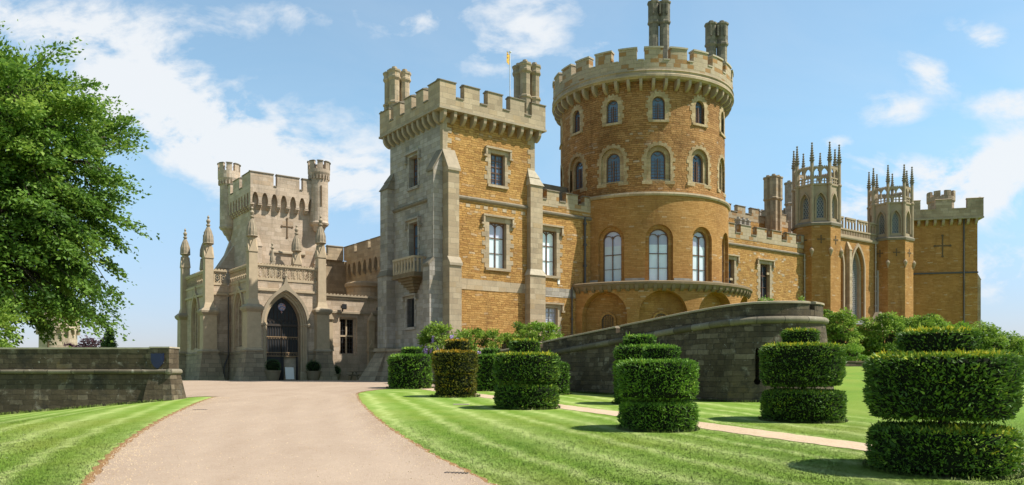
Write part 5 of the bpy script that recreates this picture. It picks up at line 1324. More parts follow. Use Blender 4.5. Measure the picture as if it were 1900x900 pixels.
def at_s(s): return [float(np.interp(s, SS, q)) for q in (PX, PY, NX, NY)]
def sweep(mb, s0, s1, prof, step=.22):
    """prof(s) -> closed list of (offset outwards, z)"""
    n = max(2, int((s1 - s0) / step)); rings = []
    base = len(mb.v); m = None; fs = []; vs = []
    for i in range(n + 1):
        s = s0 + (s1 - s0) * i / n; x, y, nx, ny = at_s(s); pr = prof(s); m = len(pr)
        vs += [(x + nx * o, y + ny * o, z) for (o, z) in pr]
    for i in range(n):
        for k in range(m): fs.append([i * m + k, i * m + (k + 1) % m, (i + 1) * m + (k + 1) % m, (i + 1) * m + k])
    fs += [list(range(m))[::-1], [n * m + k for k in range(m)]]
    mb.add(vs, fs)
def strip_uv(o):
    """u along the wall, v up, for a swept wall"""
    me = o.data; nl = len(me.loops); vi = np.empty(nl, np.int32); me.loops.foreach_get('vertex_index', vi)
    co = np.empty(len(me.vertices) * 3, np.float32); me.vertices.foreach_get('co', co); co = co.reshape(-1, 3) + np.array(o.parent.location[:], np.float32)
    d2 = (co[:, 0][:, None] - PX[None]) ** 2 + (co[:, 1][:, None] - PY[None]) ** 2; s = SS[d2.argmin(1)]
    uv = np.stack([s[vi], co[:, 2][vi]], 1).astype(np.float32); me.uv_layers[0].data.foreach_set('uv', uv.ravel())
ba = wthing('bastion_wall', 'long blackened stone bastion wall with roll moulding curving round below the castle', 'wall', TPX, TPY, -1.1)
ORG[ba.name] = (TPX, TPY, -1.1)
def gz(s): x, y, nx, ny = at_s(s); return float(H(x + nx * .4, y + ny * .4)) - .25
mb = MB(); sweep(mb, 0, SS[-1], lambda s: [(-.7, gz(s)), (.42, gz(s)), (.05, ztop(s) - .86), (0, ztop(s) - .80), (0, ztop(s) - .60), (-.7, ztop(s) - .60)]); body = part('wall', mb, M['bast'], ba, recalc=True)
cu = MB(); cu2 = MB()
def s_of_u(u):
    uu = CX + F * PX / PY; k = (PY < 34.5) & (SS > 14) & (SS < 24); return float(np.interp(u, uu[k], SS[k]))
for (s, z0, z1) in ((s_of_u(1405), -.22, .95), (s_of_u(1426), .2, .95), (s_of_u(1443), .2, .95)):
    x, y, nx, ny = at_s(s); rz = math.atan2(nx, -ny)
    ol = [(-.07, z0), (.07, z0), (.07, z1), (.0, z1 + .1), (-.07, z1)]
    cutter_at(cu, x, y, rz, ol, -.7, .35)
    if z0 < 0: cutter_at(cu2, x, y, rz, [(.13 * math.cos(i * math.pi / 4), z0 - .05 + .13 * math.sin(i * math.pi / 4)) for i in range(8)], -.8, .36)
cut(body, cu); cut(body, cu2); strip_uv(body)
mb = MB(); sweep(mb, 0, SS[-1], lambda s: [(-.1 + .0, ztop(s) - .86)] + [(.02 + .17 * math.cos(t), ztop(s) - .74 + .14 * math.sin(t)) for t in np.linspace(-1.5, 1.5, 9)] + [(-.1, ztop(s) - .60)]); strip_uv(part('roll_moulding', mb, M['roll'], ba))
mb = MB(); cp = MB()
gaps = [(-1, 0), (6.1, 6.35), (12.05, 12.32), (22.0, 22.35), (SS[-1], 99)]
for (g0, g1) in zip(gaps, gaps[1:]):
    s0, s1 = g0[1], g1[0]; dzz = 0.0
    sweep(mb, s0, s1, lambda s: [(-.5, ztop(s) - .62), (-.03, ztop(s) - .62), (-.03, ztop(s) - .10), (-.5, ztop(s) - .10)])
    sweep(cp, s0, s1, lambda s: [(-.54, ztop(s) - .10), (.02, ztop(s) - .10), (.02, ztop(s) - .03), (-.1, ztop(s)), (-.45, ztop(s)), (-.54, ztop(s) - .03)])
for (g0, g1) in gaps[1:-1]: sweep(mb, g0, g1, lambda s: [(-.48, ztop(s) - .62), (-.04, ztop(s) - .62), (-.04, ztop(s) - .34), (-.48, ztop(s) - .34)], .2)
pp = part('parapet', mb, M['bast'], ba); strip_uv(pp); q = parts_each('coping_stone', cp, M['trimgrey'], pp)  # paler coping colour stands in for the sunlit top edge

# low retaining wall at the back of the right lawn
mb = MB(); pts = rwp
rw = wthing('retaining_wall', 'low dark stone wall along the back of the right lawn under the shrubs', 'wall', 24.5, 56.5, 0)
for (x0, y0), (x1, y1) in zip(pts, pts[1:]):
    L = math.hypot(x1 - x0, y1 - y0); c = MB(); zg = float(min(H(x0, y0), H(x1, y1))) - .3; zt = float(max(H(x0, y0), H(x1, y1))) + .42
    c.box(0, L, 0, .4, zg, zt - .1); c.box(-.02, L + .02, -.05, .45, zt - .1, zt); mb.merge(c, Matrix.Translation((x0, y0, 0)) @ Matrix.Rotation(math.atan2(y1 - y0, x1 - x0), 4, 'Z'))
ORG[rw.name] = (24.5, 56.5, 0); part('wall', mb, M['bast'], rw)

# ------------------------------------------------------------------ left wall with shield sign
lx, ly = (315 - CX) / F * 33.0, 33.0
lf = wthing('garden_wall', 'long dark lichened stone wall with roll moulding and square end pier on the left', 'wall', lx, ly, -1.0, R_(-1.5))
mb = MB(); L = 34; EP = .80
def lwall(mb, x0, x1, off):
    mb.prism([(-.42 - off, -3.2), (-.04 - off, .02), (-.04 - off, 1.06), (.62, 1.10), (.62, -3.2)], x0, x1, 'x')
lwall(mb, -L, -EP, 0); part('wall', mb, M['bast'], lf)
mb = MB(); mb.taper((-EP - .35, .42, -.52, 1.2), -2.0, (-EP, .05, -.10, .9), .04); mb.box(-EP, 0, -.07, .85, .04, 1.10); part('end_pier', mb, M['bast'], lf)
mb = MB(); mb.tube([(-L, -.06, .12), (-EP, -.09, .12), (.03, -.12, .12)], .09, 10); mb.tube([(.03, -.2, .12), (.03, .9, .12)], .12, 10); mb.lathe([(0, .0), (.10, .02), (.13, .12), (.10, .22), (0, .24)], 12, .03, -.12); part('roll_moulding', mb, M['roll'], lf)
mb = MB(); mb.box(-L, -EP, -.06, .66, 1.06, 1.13); mb.box(-EP - .02, .03, -.10, .88, 1.10, 1.16); parts_each('coping_stone', mb, M['coping'], lf)
sx = -.47
sg = wthing('shield_sign', 'navy blue shield-shaped sign on the end pier of the left wall', 'sign', lx + sx * math.cos(R_(-1.5)), ly + sx * math.sin(R_(-1.5)) - .09, .57, R_(-1.5)); ORG[sg.name] = (0, 0, .57)
ol = [(0, .30), (-.08, .305), (-.15, .29), (-.265, .305), (-.27, .05), (-.22, -.12), (-.12, -.25), (0, -.33), (.12, -.25), (.22, -.12), (.27, .05), (.265, .305), (.15, .29), (.08, .305)]
mb = MB(); mb.prism([(x, z + .57) for x, z in ol], -.05, .0, 'y'); part('plate', mb, M['navy'], sg)
mb = MB()
for (x0, x1, z) in ((-.2, .02, .14), (-.2, -.02, .07), (-.18, .05, .0), (-.16, .0, -.06)): mb.box(x0, x1, -.054, -.05, .57 + z, .57 + z + .012)
mb.box(.15, .20, -.054, -.05, .57 + .04, .57 + .18); part('faint_lines', mb, plain('dull_blue_lettering', (.02, .03, .10), .5), sg)
# ------------------------------------------------------------------ plants (numpy leaf meshes)
def unit(v): return v / (np.linalg.norm(v, axis=1, keepdims=True) + 1e-9)
def sphere_pts(n, c, r, jit):
    d = unit(rng.normal(size=(n, 3))); k = 1 + rng.normal(size=(n, 1)) * jit
    return np.array(c) + d * np.array(r) * k, d
def leaf_mesh(name, P, N, size, mat=None, parent=None, wob=.8, tint=(0., 1.), aspect=.5, tints=None, up=0.0, sizes=None):
    """one rhombic leaf or sprig per point, leaning along N"""
    n = len(P); top = parent
    while top.parent is not None: top = top.parent
    org = np.array(ORG.get(top.name, (0, 0, 0)))
    d = unit(N + rng.normal(size=(n, 3)) * wob + np.array([0, 0, up])); s = unit(np.cross(d, rng.normal(size=(n, 3))))
    L = (size if sizes is None else sizes[:, None]) * (.6 + .8 * rng.random((n, 1)))
    nrm = np.cross(d, s)
    b = P - org
    v0 = b - d * L * .3; v1 = b + s * L * aspect * .5 + nrm * L * .06; v2 = b + d * L * .7; v3 = b - s * L * aspect * .5 + nrm * L * .06
    co = np.stack([v0, v1, v2, v3], 1).reshape(-1, 3); f = np.arange(n * 4, dtype=np.int32).reshape(-1, 4)
    me = np_mesh(name, co, f, mat)
    t = tints if tints is not None else rng.uniform(tint[0], tint[1], n)
    at = me.attributes.new('tint', 'FLOAT', 'FACE'); at.data.foreach_set('value', np.clip(t, 0, 1).astype(np.float32))
    return put(name, me, parent)
def fbm(P, f, seed):
    r = np.random.default_rng(seed); o = np.zeros(len(P)); a = 1.0; tot = 0
    for k in range(4):
        for _ in range(3):
            d = r.normal(size=3) * f; o += a * np.sin(P @ d + r.random() * 6.28)
        tot += a * 3; f *= 2.0; a *= .55
    return o / tot

# ---- yew topiary
LEAN = {}
def topiary(label, u, vb, tiers, mat='yew', golden=.3, seed=1, offs=None, dens=1.0):
    """tiers: (width px, v top, v bottom, sideways px); sizes are turned into metres at the foot's distance"""
    x_, yn = gp(u, vb); wmax = max(t[0] for t in tiers); ct = math.cos(math.atan((u - CX) / F))
    Rm = wmax * yn * ct / (2 * F); Rm = wmax * (yn + Rm) * ct / (2 * F)
    Y = yn + Rm; X = (u - CX) / F * Y; zg = float(H(X, Y))
    t = wthing('yew_topiary', label, 'topiary', X, Y, zg, 0, 'clipped yew topiaries beside the gravel path'); ORG[t.name] = (X, Y, zg)
    r = np.random.default_rng(seed); full_v = 0
    mb = MB(); mb.tube([(X, Y, zg - .1), (X + .03, Y, zg + .5 * Rm), (X, Y, (HY - tiers[-1][1]) / F * yn - .1)], [.09, .07, .05]); part('stem', mb, M['bark'], t)
    for i, (w, vt, vbm, du) in enumerate(tiers):
        R = w * Y * ct / (2 * F); z1 = (HY - vt) / F * (Y - R * .95); z0 = (HY - vbm) / F * (Y - R * .95); cx = X + du * Y / F
        if i == 0: z0 = zg + .02
        hgt = z1 - z0
        def radius(th, z):
            q = np.stack([np.cos(th) * R, np.sin(th) * R, z * 2.2], 1); f = (z - z0) / hgt
            k = 1 + .05 * fbm(q, 1.3, seed * 7 + i) + .055 * fbm(q * np.array([1, 1, 1.5]), 5.5, seed + i)
            return R * k * (1 - (.10 if i else .04) * np.clip(.22 - f, 0, 1) / .22) * (1 - .075 * np.clip(f - .88, 0, 1) / .12)
        ppm = F * .54 / Y                                    # render pixels per metre
        ln = max(.072, 2.8 / ppm); den = min(2600., 2.3 / (ln * ln * .4)) * dens
        ns = int(2 * math.pi * R * hgt * den); th = r.random(ns) * 6.2832; z = z0 + r.random(ns) * hgt
        rr = radius(th, z) + r.normal(size=ns) * .018 - .9 * ln * (r.random(ns) ** 2)
        Ps = np.stack([cx + rr * np.cos(th), Y + rr * np.sin(th), z], 1); Ns = np.stack([np.cos(th), np.sin(th), np.full(ns, .25)], 1)
        def cap(zc, sgn, frac):
            nt_ = int(math.pi * R * R * den * frac); a = r.random(nt_) * 6.2832; q = np.sqrt(r.random(nt_)); zz = zc + r.normal(size=nt_) * .018 * 1.0
            rad = radius(a, np.full(nt_, zc)) * q
            zz = zz + sgn * (.03 * fbm(np.stack([rad * np.cos(a), rad * np.sin(a), a * 0], 1), 3, seed + 5) - .05 * np.clip(q - .85, 0, 1) / .15)
            return np.stack([cx + rad * np.cos(a), Y + rad * np.sin(a), zz], 1), np.stack([.4 * np.cos(a), .4 * np.sin(a), np.full(nt_, sgn * 1.0)], 1), q
        Pt, Nt, qt = cap(z1, 1, 1.0); Pb, Nb, qb = cap(z0, -1, .35 if i else .05)
        P = np.concatenate([Ps, Pt, Pb]); N = np.concatenate([Ns, Nt, Nb])
        fz = (P[:, 2] - z0) / hgt
        layer = .5 + .5 * fbm(P * np.array([1, 1, 2.6]), 4.5, seed + 31)
        tn = .10 + .5 * r.random(len(P)) ** 1.4 + .80 * (layer - .5)  # layered tint paints the shade of crevices into the sprig colour
        patch = np.clip(fbm(P, .9, seed + 11) * 1.6, 0, 1)
        tn += golden * ((1.5 if i else .5) * np.clip((fz - .90) / .1, 0, 1) * r.random(len(P)) ** .8 + .8 * patch * r.random(len(P)))  # golden top rims: partly new growth, partly sunlight put into the tint
        tn[len(Ps):len(Ps) + len(Pt)] += golden * .5 * r.random(len(Pt))
        szs = ln * np.where(r.random(len(P)) < .012, 2.0, 1.0)
        o = leaf_mesh('foliage_tier', P, N, ln, sizes=szs, mat=M[mat], parent=t, wob=.55, tints=tn, aspect=.42, up=.15)
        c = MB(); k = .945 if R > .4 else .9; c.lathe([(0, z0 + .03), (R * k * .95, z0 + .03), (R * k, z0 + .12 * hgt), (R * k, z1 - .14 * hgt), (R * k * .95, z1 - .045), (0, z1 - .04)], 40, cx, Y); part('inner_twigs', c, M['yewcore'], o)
    return t
topiary('biggest three-tier yew at the right edge, golden tipped drum cap', 1746, 891, [(282, 801, 893, 2), (286, 656, 780, 0), (150, 612, 655, -6)], 'yew', .42, 3)
topiary('dark three-tier yew in front of the round bastion end, golden rimmed', 1489, 786, [(155, 727, 787, 2), (155, 638, 716, -3), (68, 612, 637, -4)], 'yew', .42, 5)
topiary('bright green three-tier yew in the middle of the lawn', 1220, 803, [(143, 750, 804, 1), (147, 669, 741, 0), (66, 643, 668, 6)], 'yewgreen', .25, 8)
topiary('green stepped yew half hidden behind the bright three-tier one', 1187, 752, [(94, 668, 752, 0), (94, 642, 668, 0), (58, 623, 643, 0)], 'yewgreen', .25, 9)
topiary('olive two-part drum yew with a small cap, between the brown and the bright green yews', 977, 761, [(115, 716, 762, 0), (120, 656, 709, 0), (53, 631, 656, -4)], 'yew', .36, 12)
topiary('low dark green yew drum peeping out to the right behind the olive yew', 1021, 733, [(68, 674, 734, 0), (34, 662, 674, -2)], 'yewgreen', .2, 14)
topiary('dark green yew with a small cap behind, between the bronze and the olive yews', 915, 726, [(64, 659, 727, 0), (34, 648, 659, -4)], 'yewgreen', .15, 15)
topiary('bronze-brown barrel yew with a rounded cap', 845, 738, [(76, 692, 739, 0), (82, 652, 694, -1), (45, 631, 652, 4)], 'yewgold', .55, 17)
topiary('fresh green flat-topped yew drum with a small cap, nearest the forecourt', 761, 722, [(78, 659, 723, 0), (37, 646, 659, 3)], 'yewgreen', .35, 19)

pot_ball(-6.1, 14.7, .62, .78, 'clipped box ball in a clay pot left of the doorway')
pot_ball(-2.85, 14.7, .60, .74, 'clipped box ball in a clay pot just right of the doorway')
pot_ball(-.9, 15.1, .50, .50, 'darker box ball in a low tub beside the lit wall strip')
pot_ball(2.6, 15.3, .48, .50, 'box ball half hidden by the square tower buttress')
ab = cthing('sign_board', 'blank white A-frame board standing before the open door', 'sign', -4.8, 14.6)
mb = MB(); mb.prism([(14.50, GZ + .1), (14.54, GZ + .1), (14.74, GZ + 1.02), (14.70, GZ + 1.02)], -5.15, -4.47, 'x'); part('board', mb, M['white'], ab)
for a in (-5.12, -4.5):
    mb = MB(); mb.prism([(14.48, GZ), (14.53, GZ), (14.77, GZ + 1.06), (14.72, GZ + 1.06)], a - .03, a + .03, 'x'); mb.prism([(15.02, GZ), (14.97, GZ), (14.72, GZ + 1.04), (14.77, GZ + 1.04)], a - .03, a + .03, 'x'); part('leg', mb, M['wood'], ab)
tb = cthing('picnic_table', 'low weathered picnic table beside the entrance range', 'table', 1.2, 14.6)
mb = MB(); [mb.box(.3, 2.1, 14.2 + i * .16, 14.34 + i * .16, GZ + .66, GZ + .72) for i in range(5)]; part('table_top', mb, M['wood'], tb)
for b in (13.7, 15.3):
    mb = MB(); [mb.box(.3, 2.1, b + i * .14, b + .12 + i * .14, GZ + .42, GZ + .47) for i in range(2)]; part('seat', mb, M['wood'], tb)
for a in (.6, 1.8):
    mb = MB(); mb.box(a - .04, a + .04, 13.6, 15.7, GZ + .34, GZ + .42)
    for (y0, y1) in ((13.95, 14.35), (15.35, 14.95)): mb.prism([(y0 - .05, GZ), (y0 + .05, GZ), (y1 + .05, GZ + .66), (y1 - .05, GZ + .66)], a - .045, a + .045, 'x')
    part('leg', mb, M['wood'], tb)

# ---- big beech on the left
def tree(name, label, cat, x, y, z0, cc, rad, ntip, leaves, lsize, mat, group=None, trunk_r=.5, nl=14, seed=2, droop=.25, flat=.30, spr=1.25, xmin=None, shell=.55, boxy=False):
    r = np.random.default_rng(seed)
    t = wthing(name, label, cat, x, y, z0, 0, group); ORG[t.name] = (x, y, z0)
    cc = np.array(cc, float); rad = np.array(rad, float)
    limbs = []; mb = MB(); base = np.array([x, y, z0 - .2]); fork = np.array([x, y, z0 + (cc[2] - z0) * .42])
    topp = np.array([x + r.normal() * .3, y, cc[2] + rad[2] * .45])
    mb.tube([base, base * .5 + fork * .5, fork, topp], [trunk_r * 1.25, trunk_r, trunk_r * .85, trunk_r * .2], 10)
    samples = []
    for i in range(nl):
        th = i * 2.399 + r.random() * .6; el = r.uniform(-.15, .9); dirv = np.array([math.cos(th) * math.cos(el), math.sin(th) * math.cos(el), math.sin(el)])
        st = fork + (topp - fork) * r.uniform(0, .85); en = cc + dirv * rad * r.uniform(.55, .75); md = (st + en) / 2 + np.array([0, 0, .10 * np.linalg.norm(en - st)])
        pts = [(1 - q) ** 2 * st + 2 * q * (1 - q) * md + q * q * en for q in np.linspace(0, 1, 9)]
        wob = r.normal(size=(9, 3)) * .12 * np.linspace(0, 1, 9)[:, None]; pts = [p + w_ for p, w_ in zip(pts, wob)]
        mb.tube(pts, list(np.linspace(trunk_r * .38, trunk_r * .07, 9)), 6); samples += pts[2:]
    S = np.array(samples); P_, N_, T_ = [], [], []
    k = 0
    while k < ntip:
        d = r.normal(size=3); d /= np.linalg.norm(d)
        f = shell + (1 - shell) * r.random() ** .6
        lump = 1 + .13 * math.sin(d[0] * 5 + 1.3 + seed) * math.cos(d[2] * 6 + seed) + .08 * math.sin(d[1] * 9 + d[2] * 7)
        if boxy: d = d / (np.abs(d) ** 3.3).sum() ** (1 / 3.3) * .95
        e = cc + d * rad * f * lump
        if xmin is not None and e[0] < xmin and r.random() < .72: continue
        if e[2] < z0 + .6 or (boxy and e[0] > x + 2.2 and e[2] < 3.0): continue
        k += 1
        st = S[((S - e) ** 2).sum(1).argmin()]; out = e - st; L = np.linalg.norm(out) + 1e-6
        if L > .25 * 1: 
            md = (st + e) / 2 + np.array([0, 0, .12 * L]); mb.tube([st, md, e, e + out / L * spr * .45 + np.array([0, 0, -.1])], [trunk_r * .08, trunk_r * .055, trunk_r * .03, .006], 4)
        ax = out / L + np.array([d[0] * .8, d[1] * .8, d[2] * .25 - droop]); ax /= np.linalg.norm(ax)
        side = np.cross(ax, [0, 0, 1]); side /= np.linalg.norm(side) + 1e-9; nv = np.cross(side, ax)
        m = int(leaves * r.uniform(.6, 1.4)); sp_ = spr * r.uniform(.6, 1.25)
        u = r.normal(size=m) * .42 + .15; v_ = r.normal(size=m) * .36 * np.clip(1.1 - u * .6, .3, 1.2); w_ = r.normal(size=m) * flat * .35
        pp_ = e + (u[:, None] * ax + v_[:, None] * side + w_[:, None] * nv) * sp_; pp_[:, 2] -= .16 * sp_ * (np.abs(u) + v_ ** 2)
        P_.append(pp_); N_.append(np.tile(ax * .7 + np.sign(v_[:, None]) * side * .6 if False else ax, (m, 1)) * .8 + np.sign(v_)[:, None] * side * .7)
        T_.append(np.clip(r.normal(.45, .2) + r.normal(size=m) * .16 + .12 * d[2], 0, 1))
    part('trunk', mb, M['bark'], t, smooth=True)
    leaf_mesh('crown', np.concatenate(P_), np.concatenate(N_), lsize, M[mat], t, wob=.45, tints=np.concatenate(T_), aspect=.62)
    return t
tree('beech_tree', 'great leafy green beech overhanging the left wall', 'tree', -29.6, 44, -2.2, (-29.9, 44, 10.7), (7.0, 6.4, 8.2), 800, 190, .225, 'beech', trunk_r=.62, nl=22, seed=4, xmin=-30, shell=.30, flat=.34, droop=.30, spr=1.45, boxy=True)
# pale green smaller tree at the lower left
tree('young_tree', 'pale green bushy young tree behind the left wall, under the beech', 'tree', -24.7, 35.6, -1.6, (-24.7, 35.6, 1.8), (2.1, 1.9, 2.0), 120, 110, .16, 'shrub', trunk_r=.16, nl=8, seed=6, spr=.9)
def conifer(name, label, x, y, z0, h, r, mat, seed):
    rr = np.random.default_rng(seed); t = wthing(name, label, 'tree', x, y, z0); ORG[t.name] = (x, y, z0)
    mb = MB(); mb.tube([(x, y, z0), (x, y, z0 + h)], [.16, .02]); P_, N_ = [], []
    for i in range(170):
        f = rr.random() ** .8; z = z0 + .3 + f * (h - .4); th = rr.random() * 6.28; L = r * (1 - f) * rr.uniform(.75, 1.1) + .12
        q = np.linspace(.15, 1, 26); pts = np.stack([x + np.cos(th) * L * q, y + np.sin(th) * L * q, z - .25 * L * q + .12 * L * q ** 2], 1) + rr.normal(size=(26, 3)) * .07
        P_.append(pts); N_.append(np.tile([math.cos(th), math.sin(th), .3], (26, 1))); mb.tube([(x, y, z), tuple(pts[-1])], [.03, .008], 4)
    part('trunk', mb, M['bark'], t); leaf_mesh('crown', np.concatenate(P_), np.concatenate(N_), .26, M[mat], t, wob=.6, tint=(.1, .9), aspect=.35)
x, y, z = uvd(203, 74, 606); conifer('spruce_tree', 'small dark pointed spruce rising above the left wall', x, y, -.6, z + .6, 1.5, 'conif', 3)
for (u, vt, lab) in ((150, 632, 'purple-leaved shrubby tree beside the little round tower'), (176, 629, 'purple-leaved shrubby tree beside the dark spruce')):
    x, y, z = uvd(u, 78, vt); tree('copper_beech', lab, 'tree', x, y, -.8, (x, y, z - 1.5), (1.3, 1.2, 1.5), 40, 60, .2, 'purple', 'purple-leaved trees behind the left wall', trunk_r=.12, nl=6, seed=int(u), spr=.8)

# ---- shrubs and wisteria
def shrub(name, label, u, v0, v1, wpx, Y, mat, seed, dens=1.0, group=None, lsize=.17, flowers=0):
    r = np.random.default_rng(seed); x, _, zt = uvd(u, Y, v0); zb = (HY - v1) / F * Y; rx = wpx / 2 / F * Y; rz = (zt - zb) / 2
    t = wthing(name, label, 'shrub', x, Y, zb, 0, group); ORG[t.name] = (x, Y, zb)
    mb = MB(); P_, N_, T_ = [], [], []; n = max(14, int(34 * rx * rz))
    for i in range(n):
        th = r.random() * 6.283; hz = r.uniform(-1, 1); q = math.sqrt(r.random()) * .55 + .42; kk = math.sqrt(max(.05, 1 - max(hz, 0) ** 2 * .85 - max(-hz, 0) ** 2 * .35)); d = np.array([math.cos(th) * kk, math.sin(th) * kk, hz])
        e = np.array([x, Y, zb + rz]) + d * np.array([rx, min(rx, 1.6), rz * .92]) * np.array([q, q, 1]) * (1 + .12 * math.sin(3 * th + seed))
        e[2] = max(e[2], zb + .1)
        mb.tube([(x + d[0] * .2, Y, zb), tuple((np.array([x, Y, zb]) + e) / 2 + r.normal(size=3) * .1), tuple(e)], [.05, .03, .01], 5)
        m = int(95 * dens); rad_ = r.uniform(.35, .62) * min(1.0, .45 + .35 * min(rx, rz * 1.4))
        dd = unit(r.normal(size=(m, 3))) * (r.random((m, 1)) ** .45) * rad_; dd[:, 2] *= .62
        P_.append(e + dd); N_.append(unit(dd) + d * .4 + np.array([0, 0, -.25])); T_.append(np.clip(r.normal(.5, .2) + r.normal(size=m) * .15 + .5 * dd[:, 2], 0, 1))
    part('stems', mb, M['bark'], t)
    leaf_mesh('foliage', np.concatenate(P_), np.concatenate(N_), lsize, M[mat], t, wob=.5, tints=np.concatenate(T_), aspect=.5)
    if flowers:
        pp_ = []
        for i in range(flowers):
            e = np.array([x + r.uniform(-1, 1) * rx * .9, Y - min(rx, 1.6) * r.uniform(.8, 1.0), zb + r.uniform(.3, 1.4) * rz]); q = r.random((60, 1)); pp_ = e + np.concatenate([r.normal(size=(60, 2)) * .06 * (1.1 - q), -q * .38], 1)
            leaf_mesh('flower_cluster', pp_, np.tile([0, -.5, -.5], (60, 1)), .12, M['lilac'], t, tint=(.1, 1), aspect=.8)
    return t
G1 = 'shrubs along the foot of the castle'
shrub('wisteria', 'wisteria with lilac flowers at the corner of the square tower', 816, 604, 668, 74, 49.2, 'shrub', 1, group=G1, flowers=12)
shrub('wisteria', 'mid-green wisteria under the orange front of the square tower', 872, 612, 665, 76, 49.6, 'shrub', 2, group=G1, flowers=3)
shrub('wisteria', 'small low green wisteria left of the bright bushes, above the wall slope', 926, 618, 662, 60, 50.2, 'shrub', 3, group=G1)
shrub('bright_bush', 'bright green bush in front of the right tower buttress', 972, 602, 650, 44, 51, 'shrub', 4, group=G1)
shrub('bright_bush', 'brightest lime-green bush beside the small basement window', 1010, 596, 640, 58, 51.5, 'lime', 5, group=G1)
G2 = 'shrubs below the chapel'
shrub('shrub', 'tall green shrub right against the round bastion end', 1554, 577, 668, 74, 64, 'shrub', 11, group=G2, lsize=.2)
shrub('shrub', 'pale low bush before the arched opening', 1582, 640, 680, 46, 62, 'lime', 12, group=G2)
shrub('shrub', 'broad green shrub under the latticed chapel windows', 1640, 585, 664, 106, 66, 'shrub', 13, group=G2, lsize=.2)
shrub('shrub', 'rounded green shrub under the farther chapel turret', 1708, 586, 664, 88, 66.5, 'shrub', 14, group=G2, lsize=.2)
shrub('shrub', 'pale green shrub peeping over the big yew cap', 1762, 600, 664, 80, 68, 'lime', 15, group=G2, lsize=.2)
shrub('shrub', 'green shrub at the corner of the far square tower', 1822, 601, 668, 84, 68, 'shrub', 16, group=G2, lsize=.2)
shrub('shrub', 'dark green shrub sloping down beyond the far tower', 1868, 617, 672, 70, 69, 'shrub', 17, group=G2, lsize=.2)
shrub('shrub', 'last green shrub at the right edge of the picture', 1910, 626, 676, 76, 70, 'shrub', 18, group=G2, lsize=.2)
for (s, u_, seed) in ((20.2, 1, 21), (22.17, 2, 22)):
    x, y, nx, ny = at_s(s); x -= nx * .55; y -= ny * .55; zt = float(ztop(s)); t = wthing('weed', 'small bright weed on top of the bastion wall' if u_ == 1 else 'leafy weed growing through the notch of the bastion wall', 'plant', x, y, zt - (.06 if u_ == 1 else .4)); ORG[t.name] = (x, y, zt - (.06 if u_ == 1 else .4))
    c0 = np.array([x, y, zt + (.04 if u_ == 1 else -.12)]); P, N = sphere_pts(220, c0, (.26 if u_ == 1 else .12, .12, .12 if u_ == 1 else .28), .3); leaf_mesh('leaves', P, N, .09, M['lime'], t)

# ---- loose stones along the drive edges, one mass of gravel
def loose():
    P = []
    for pts, n, sg in ((LE2[:len(LE) * 10 - 9], 5200, 1), (RE2[:len(RE) * 10], 4200, -1)):
        q = np.array(pts); t_ = rng.random(n) * (len(q) - 1.001); i = t_.astype(int); f = (t_ - i)[:, None]; p = q[i] * (1 - f) + q[i + 1] * f
        p[:, 0] += sg * (np.abs(rng.normal(size=n)) * .42 - .08); P.append(p)
    n = 5200; Y = 9 + 26 * rng.random(n) ** 1.4; X = np.array([fl(y) + (fr_(y) - fl(y)) * rng.random() for y in Y]); P.append(np.stack([X, Y], 1))
    P = np.concatenate(P); n = len(P); Z = H(P[:, 0], P[:, 1]) + .014; r = .006 + .012 * rng.random((n, 1)) ** 2; a = rng.random(n) * 6.28
    c = np.stack([P[:, 0], P[:, 1], Z], 1); ring = [c + r * np.stack([np.cos(a + k * 2.09), np.sin(a + k * 2.09), np.zeros(n)], 1) for k in range(3)]; top = c + r * np.array([0, 0, .9])
    co = np.stack(ring + [top], 1).reshape(-1, 3); b = np.arange(n)[:, None] * 4; f = np.concatenate([b + np.array([0, 1, 3]), b + np.array([1, 2, 3]), b + np.array([2, 0, 3])])
    tag(put('loose_gravel', np_mesh('loose_gravel', co, f, M['path'])), 'loose stones strewn along the edges of the drive', 'gravel', kind='stuff')
loose()
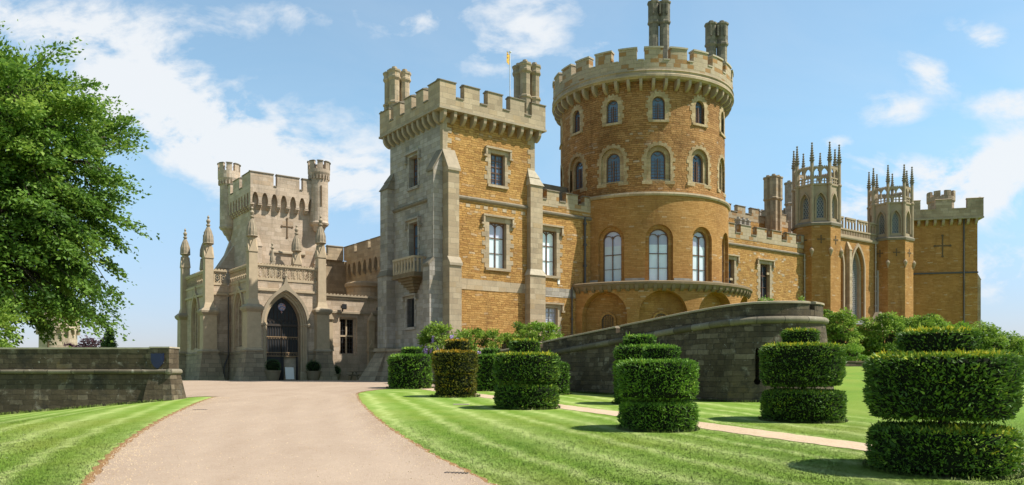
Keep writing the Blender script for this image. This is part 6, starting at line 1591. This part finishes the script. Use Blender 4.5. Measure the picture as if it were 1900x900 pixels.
# ---- lawn blades near the camera, one mass of grass
def blades():
    n = 420000; Y = 11.0 + 17 * rng.random(n) ** 1.35; X = (rng.random(n) * 2 - 1) * (.66 * Y + .5)
    xl = np.interp(Y, *zip(*sorted((p[1], p[0]) for p in LE2[:len(LE) * 10 - 9]))); xr = np.interp(Y, *zip(*sorted((p[1], p[0]) for p in RE2[:len(RE) * 10])))
    e = rng.random(n) * .10
    xp = -4.3 + (42.2 - Y) * .437
    keep = ((X < xl - .10 - e) | (X > xr + .06 + e)) & (np.abs(X - xp) > .60 + e * .6); X, Y = X[keep], Y[keep]; n = len(X)
    Z = H(X, Y); h = (.008 + .018 * rng.random(n)) * (1 - .85 * sstep(Y, 15, 28)); a = rng.random(n) * 6.28; wd = .003 + .0003 * Y; lean = rng.normal(size=(n, 2)) * .012
    dx, dy = np.cos(a) * wd, np.sin(a) * wd
    v0 = np.stack([X - dx, Y - dy, Z - .005], 1); v1 = np.stack([X + dx, Y + dy, Z - .005], 1); v2 = np.stack([X + lean[:, 0], Y + lean[:, 1], Z + h], 1)
    # rougher tufts left by the mower along wall feet and round the topiary
    k = 9000; q = rng.random(k) * 24; bx, by, nx_, ny_ = [np.interp(q, SS, w_) for w_ in (PX, PY, NX, NY)]; o = .40 + rng.random(k) ** 2 * .16; TX, TY = bx + nx_ * o, by + ny_ * o
    k2 = 7000; lxx = -rng.random(k2) * 16 - .1; TX = np.concatenate([TX, lx + lxx]); TY = np.concatenate([TY, ly - .35 - rng.random(k2) ** 2 * .2 - lxx * -.026])
    for ob in [o_ for o_ in bpy.data.objects if o_.name.startswith('yew_topiary')]:
        rr = .93 * max(max(abs(c[0]) for c in ch.bound_box) for ch in ob.children if ch.name.startswith('foliage_tier')); th = rng.random(900) * 6.283; TX = np.concatenate([TX, ob.location.x + rr * np.cos(th)]); TY = np.concatenate([TY, ob.location.y + rr * np.sin(th)])
    m = len(TX); TZ = H(TX, TY); th_ = .03 + .10 * rng.random(m) ** 2; a = rng.random(m) * 6.28; wd = .006 + .0003 * TY; ln_ = rng.normal(size=(m, 2)) * .03; dx, dy = np.cos(a) * wd, np.sin(a) * wd
    v0 = np.concatenate([v0, np.stack([TX - dx, TY - dy, TZ - .01], 1)]); v1 = np.concatenate([v1, np.stack([TX + dx, TY + dy, TZ - .01], 1)]); v2 = np.concatenate([v2, np.stack([TX + ln_[:, 0], TY + ln_[:, 1], TZ + th_], 1)])
    X = np.concatenate([X, TX]); Y = np.concatenate([Y, TY]); n = len(X)
    me = np_mesh('grass', np.stack([v0, v1, v2], 1).reshape(-1, 3), np.arange(3 * n, dtype=np.int32).reshape(-1, 3), M['blade'])
    at = me.attributes.new('stripe', 'FLOAT', 'POINT'); at.data.foreach_set('value', np.repeat(stripe(X, Y), 3).astype(np.float32))
    tag(put('grass', me), 'short mown grass of the striped lawns', 'grass', kind='stuff')
blades()
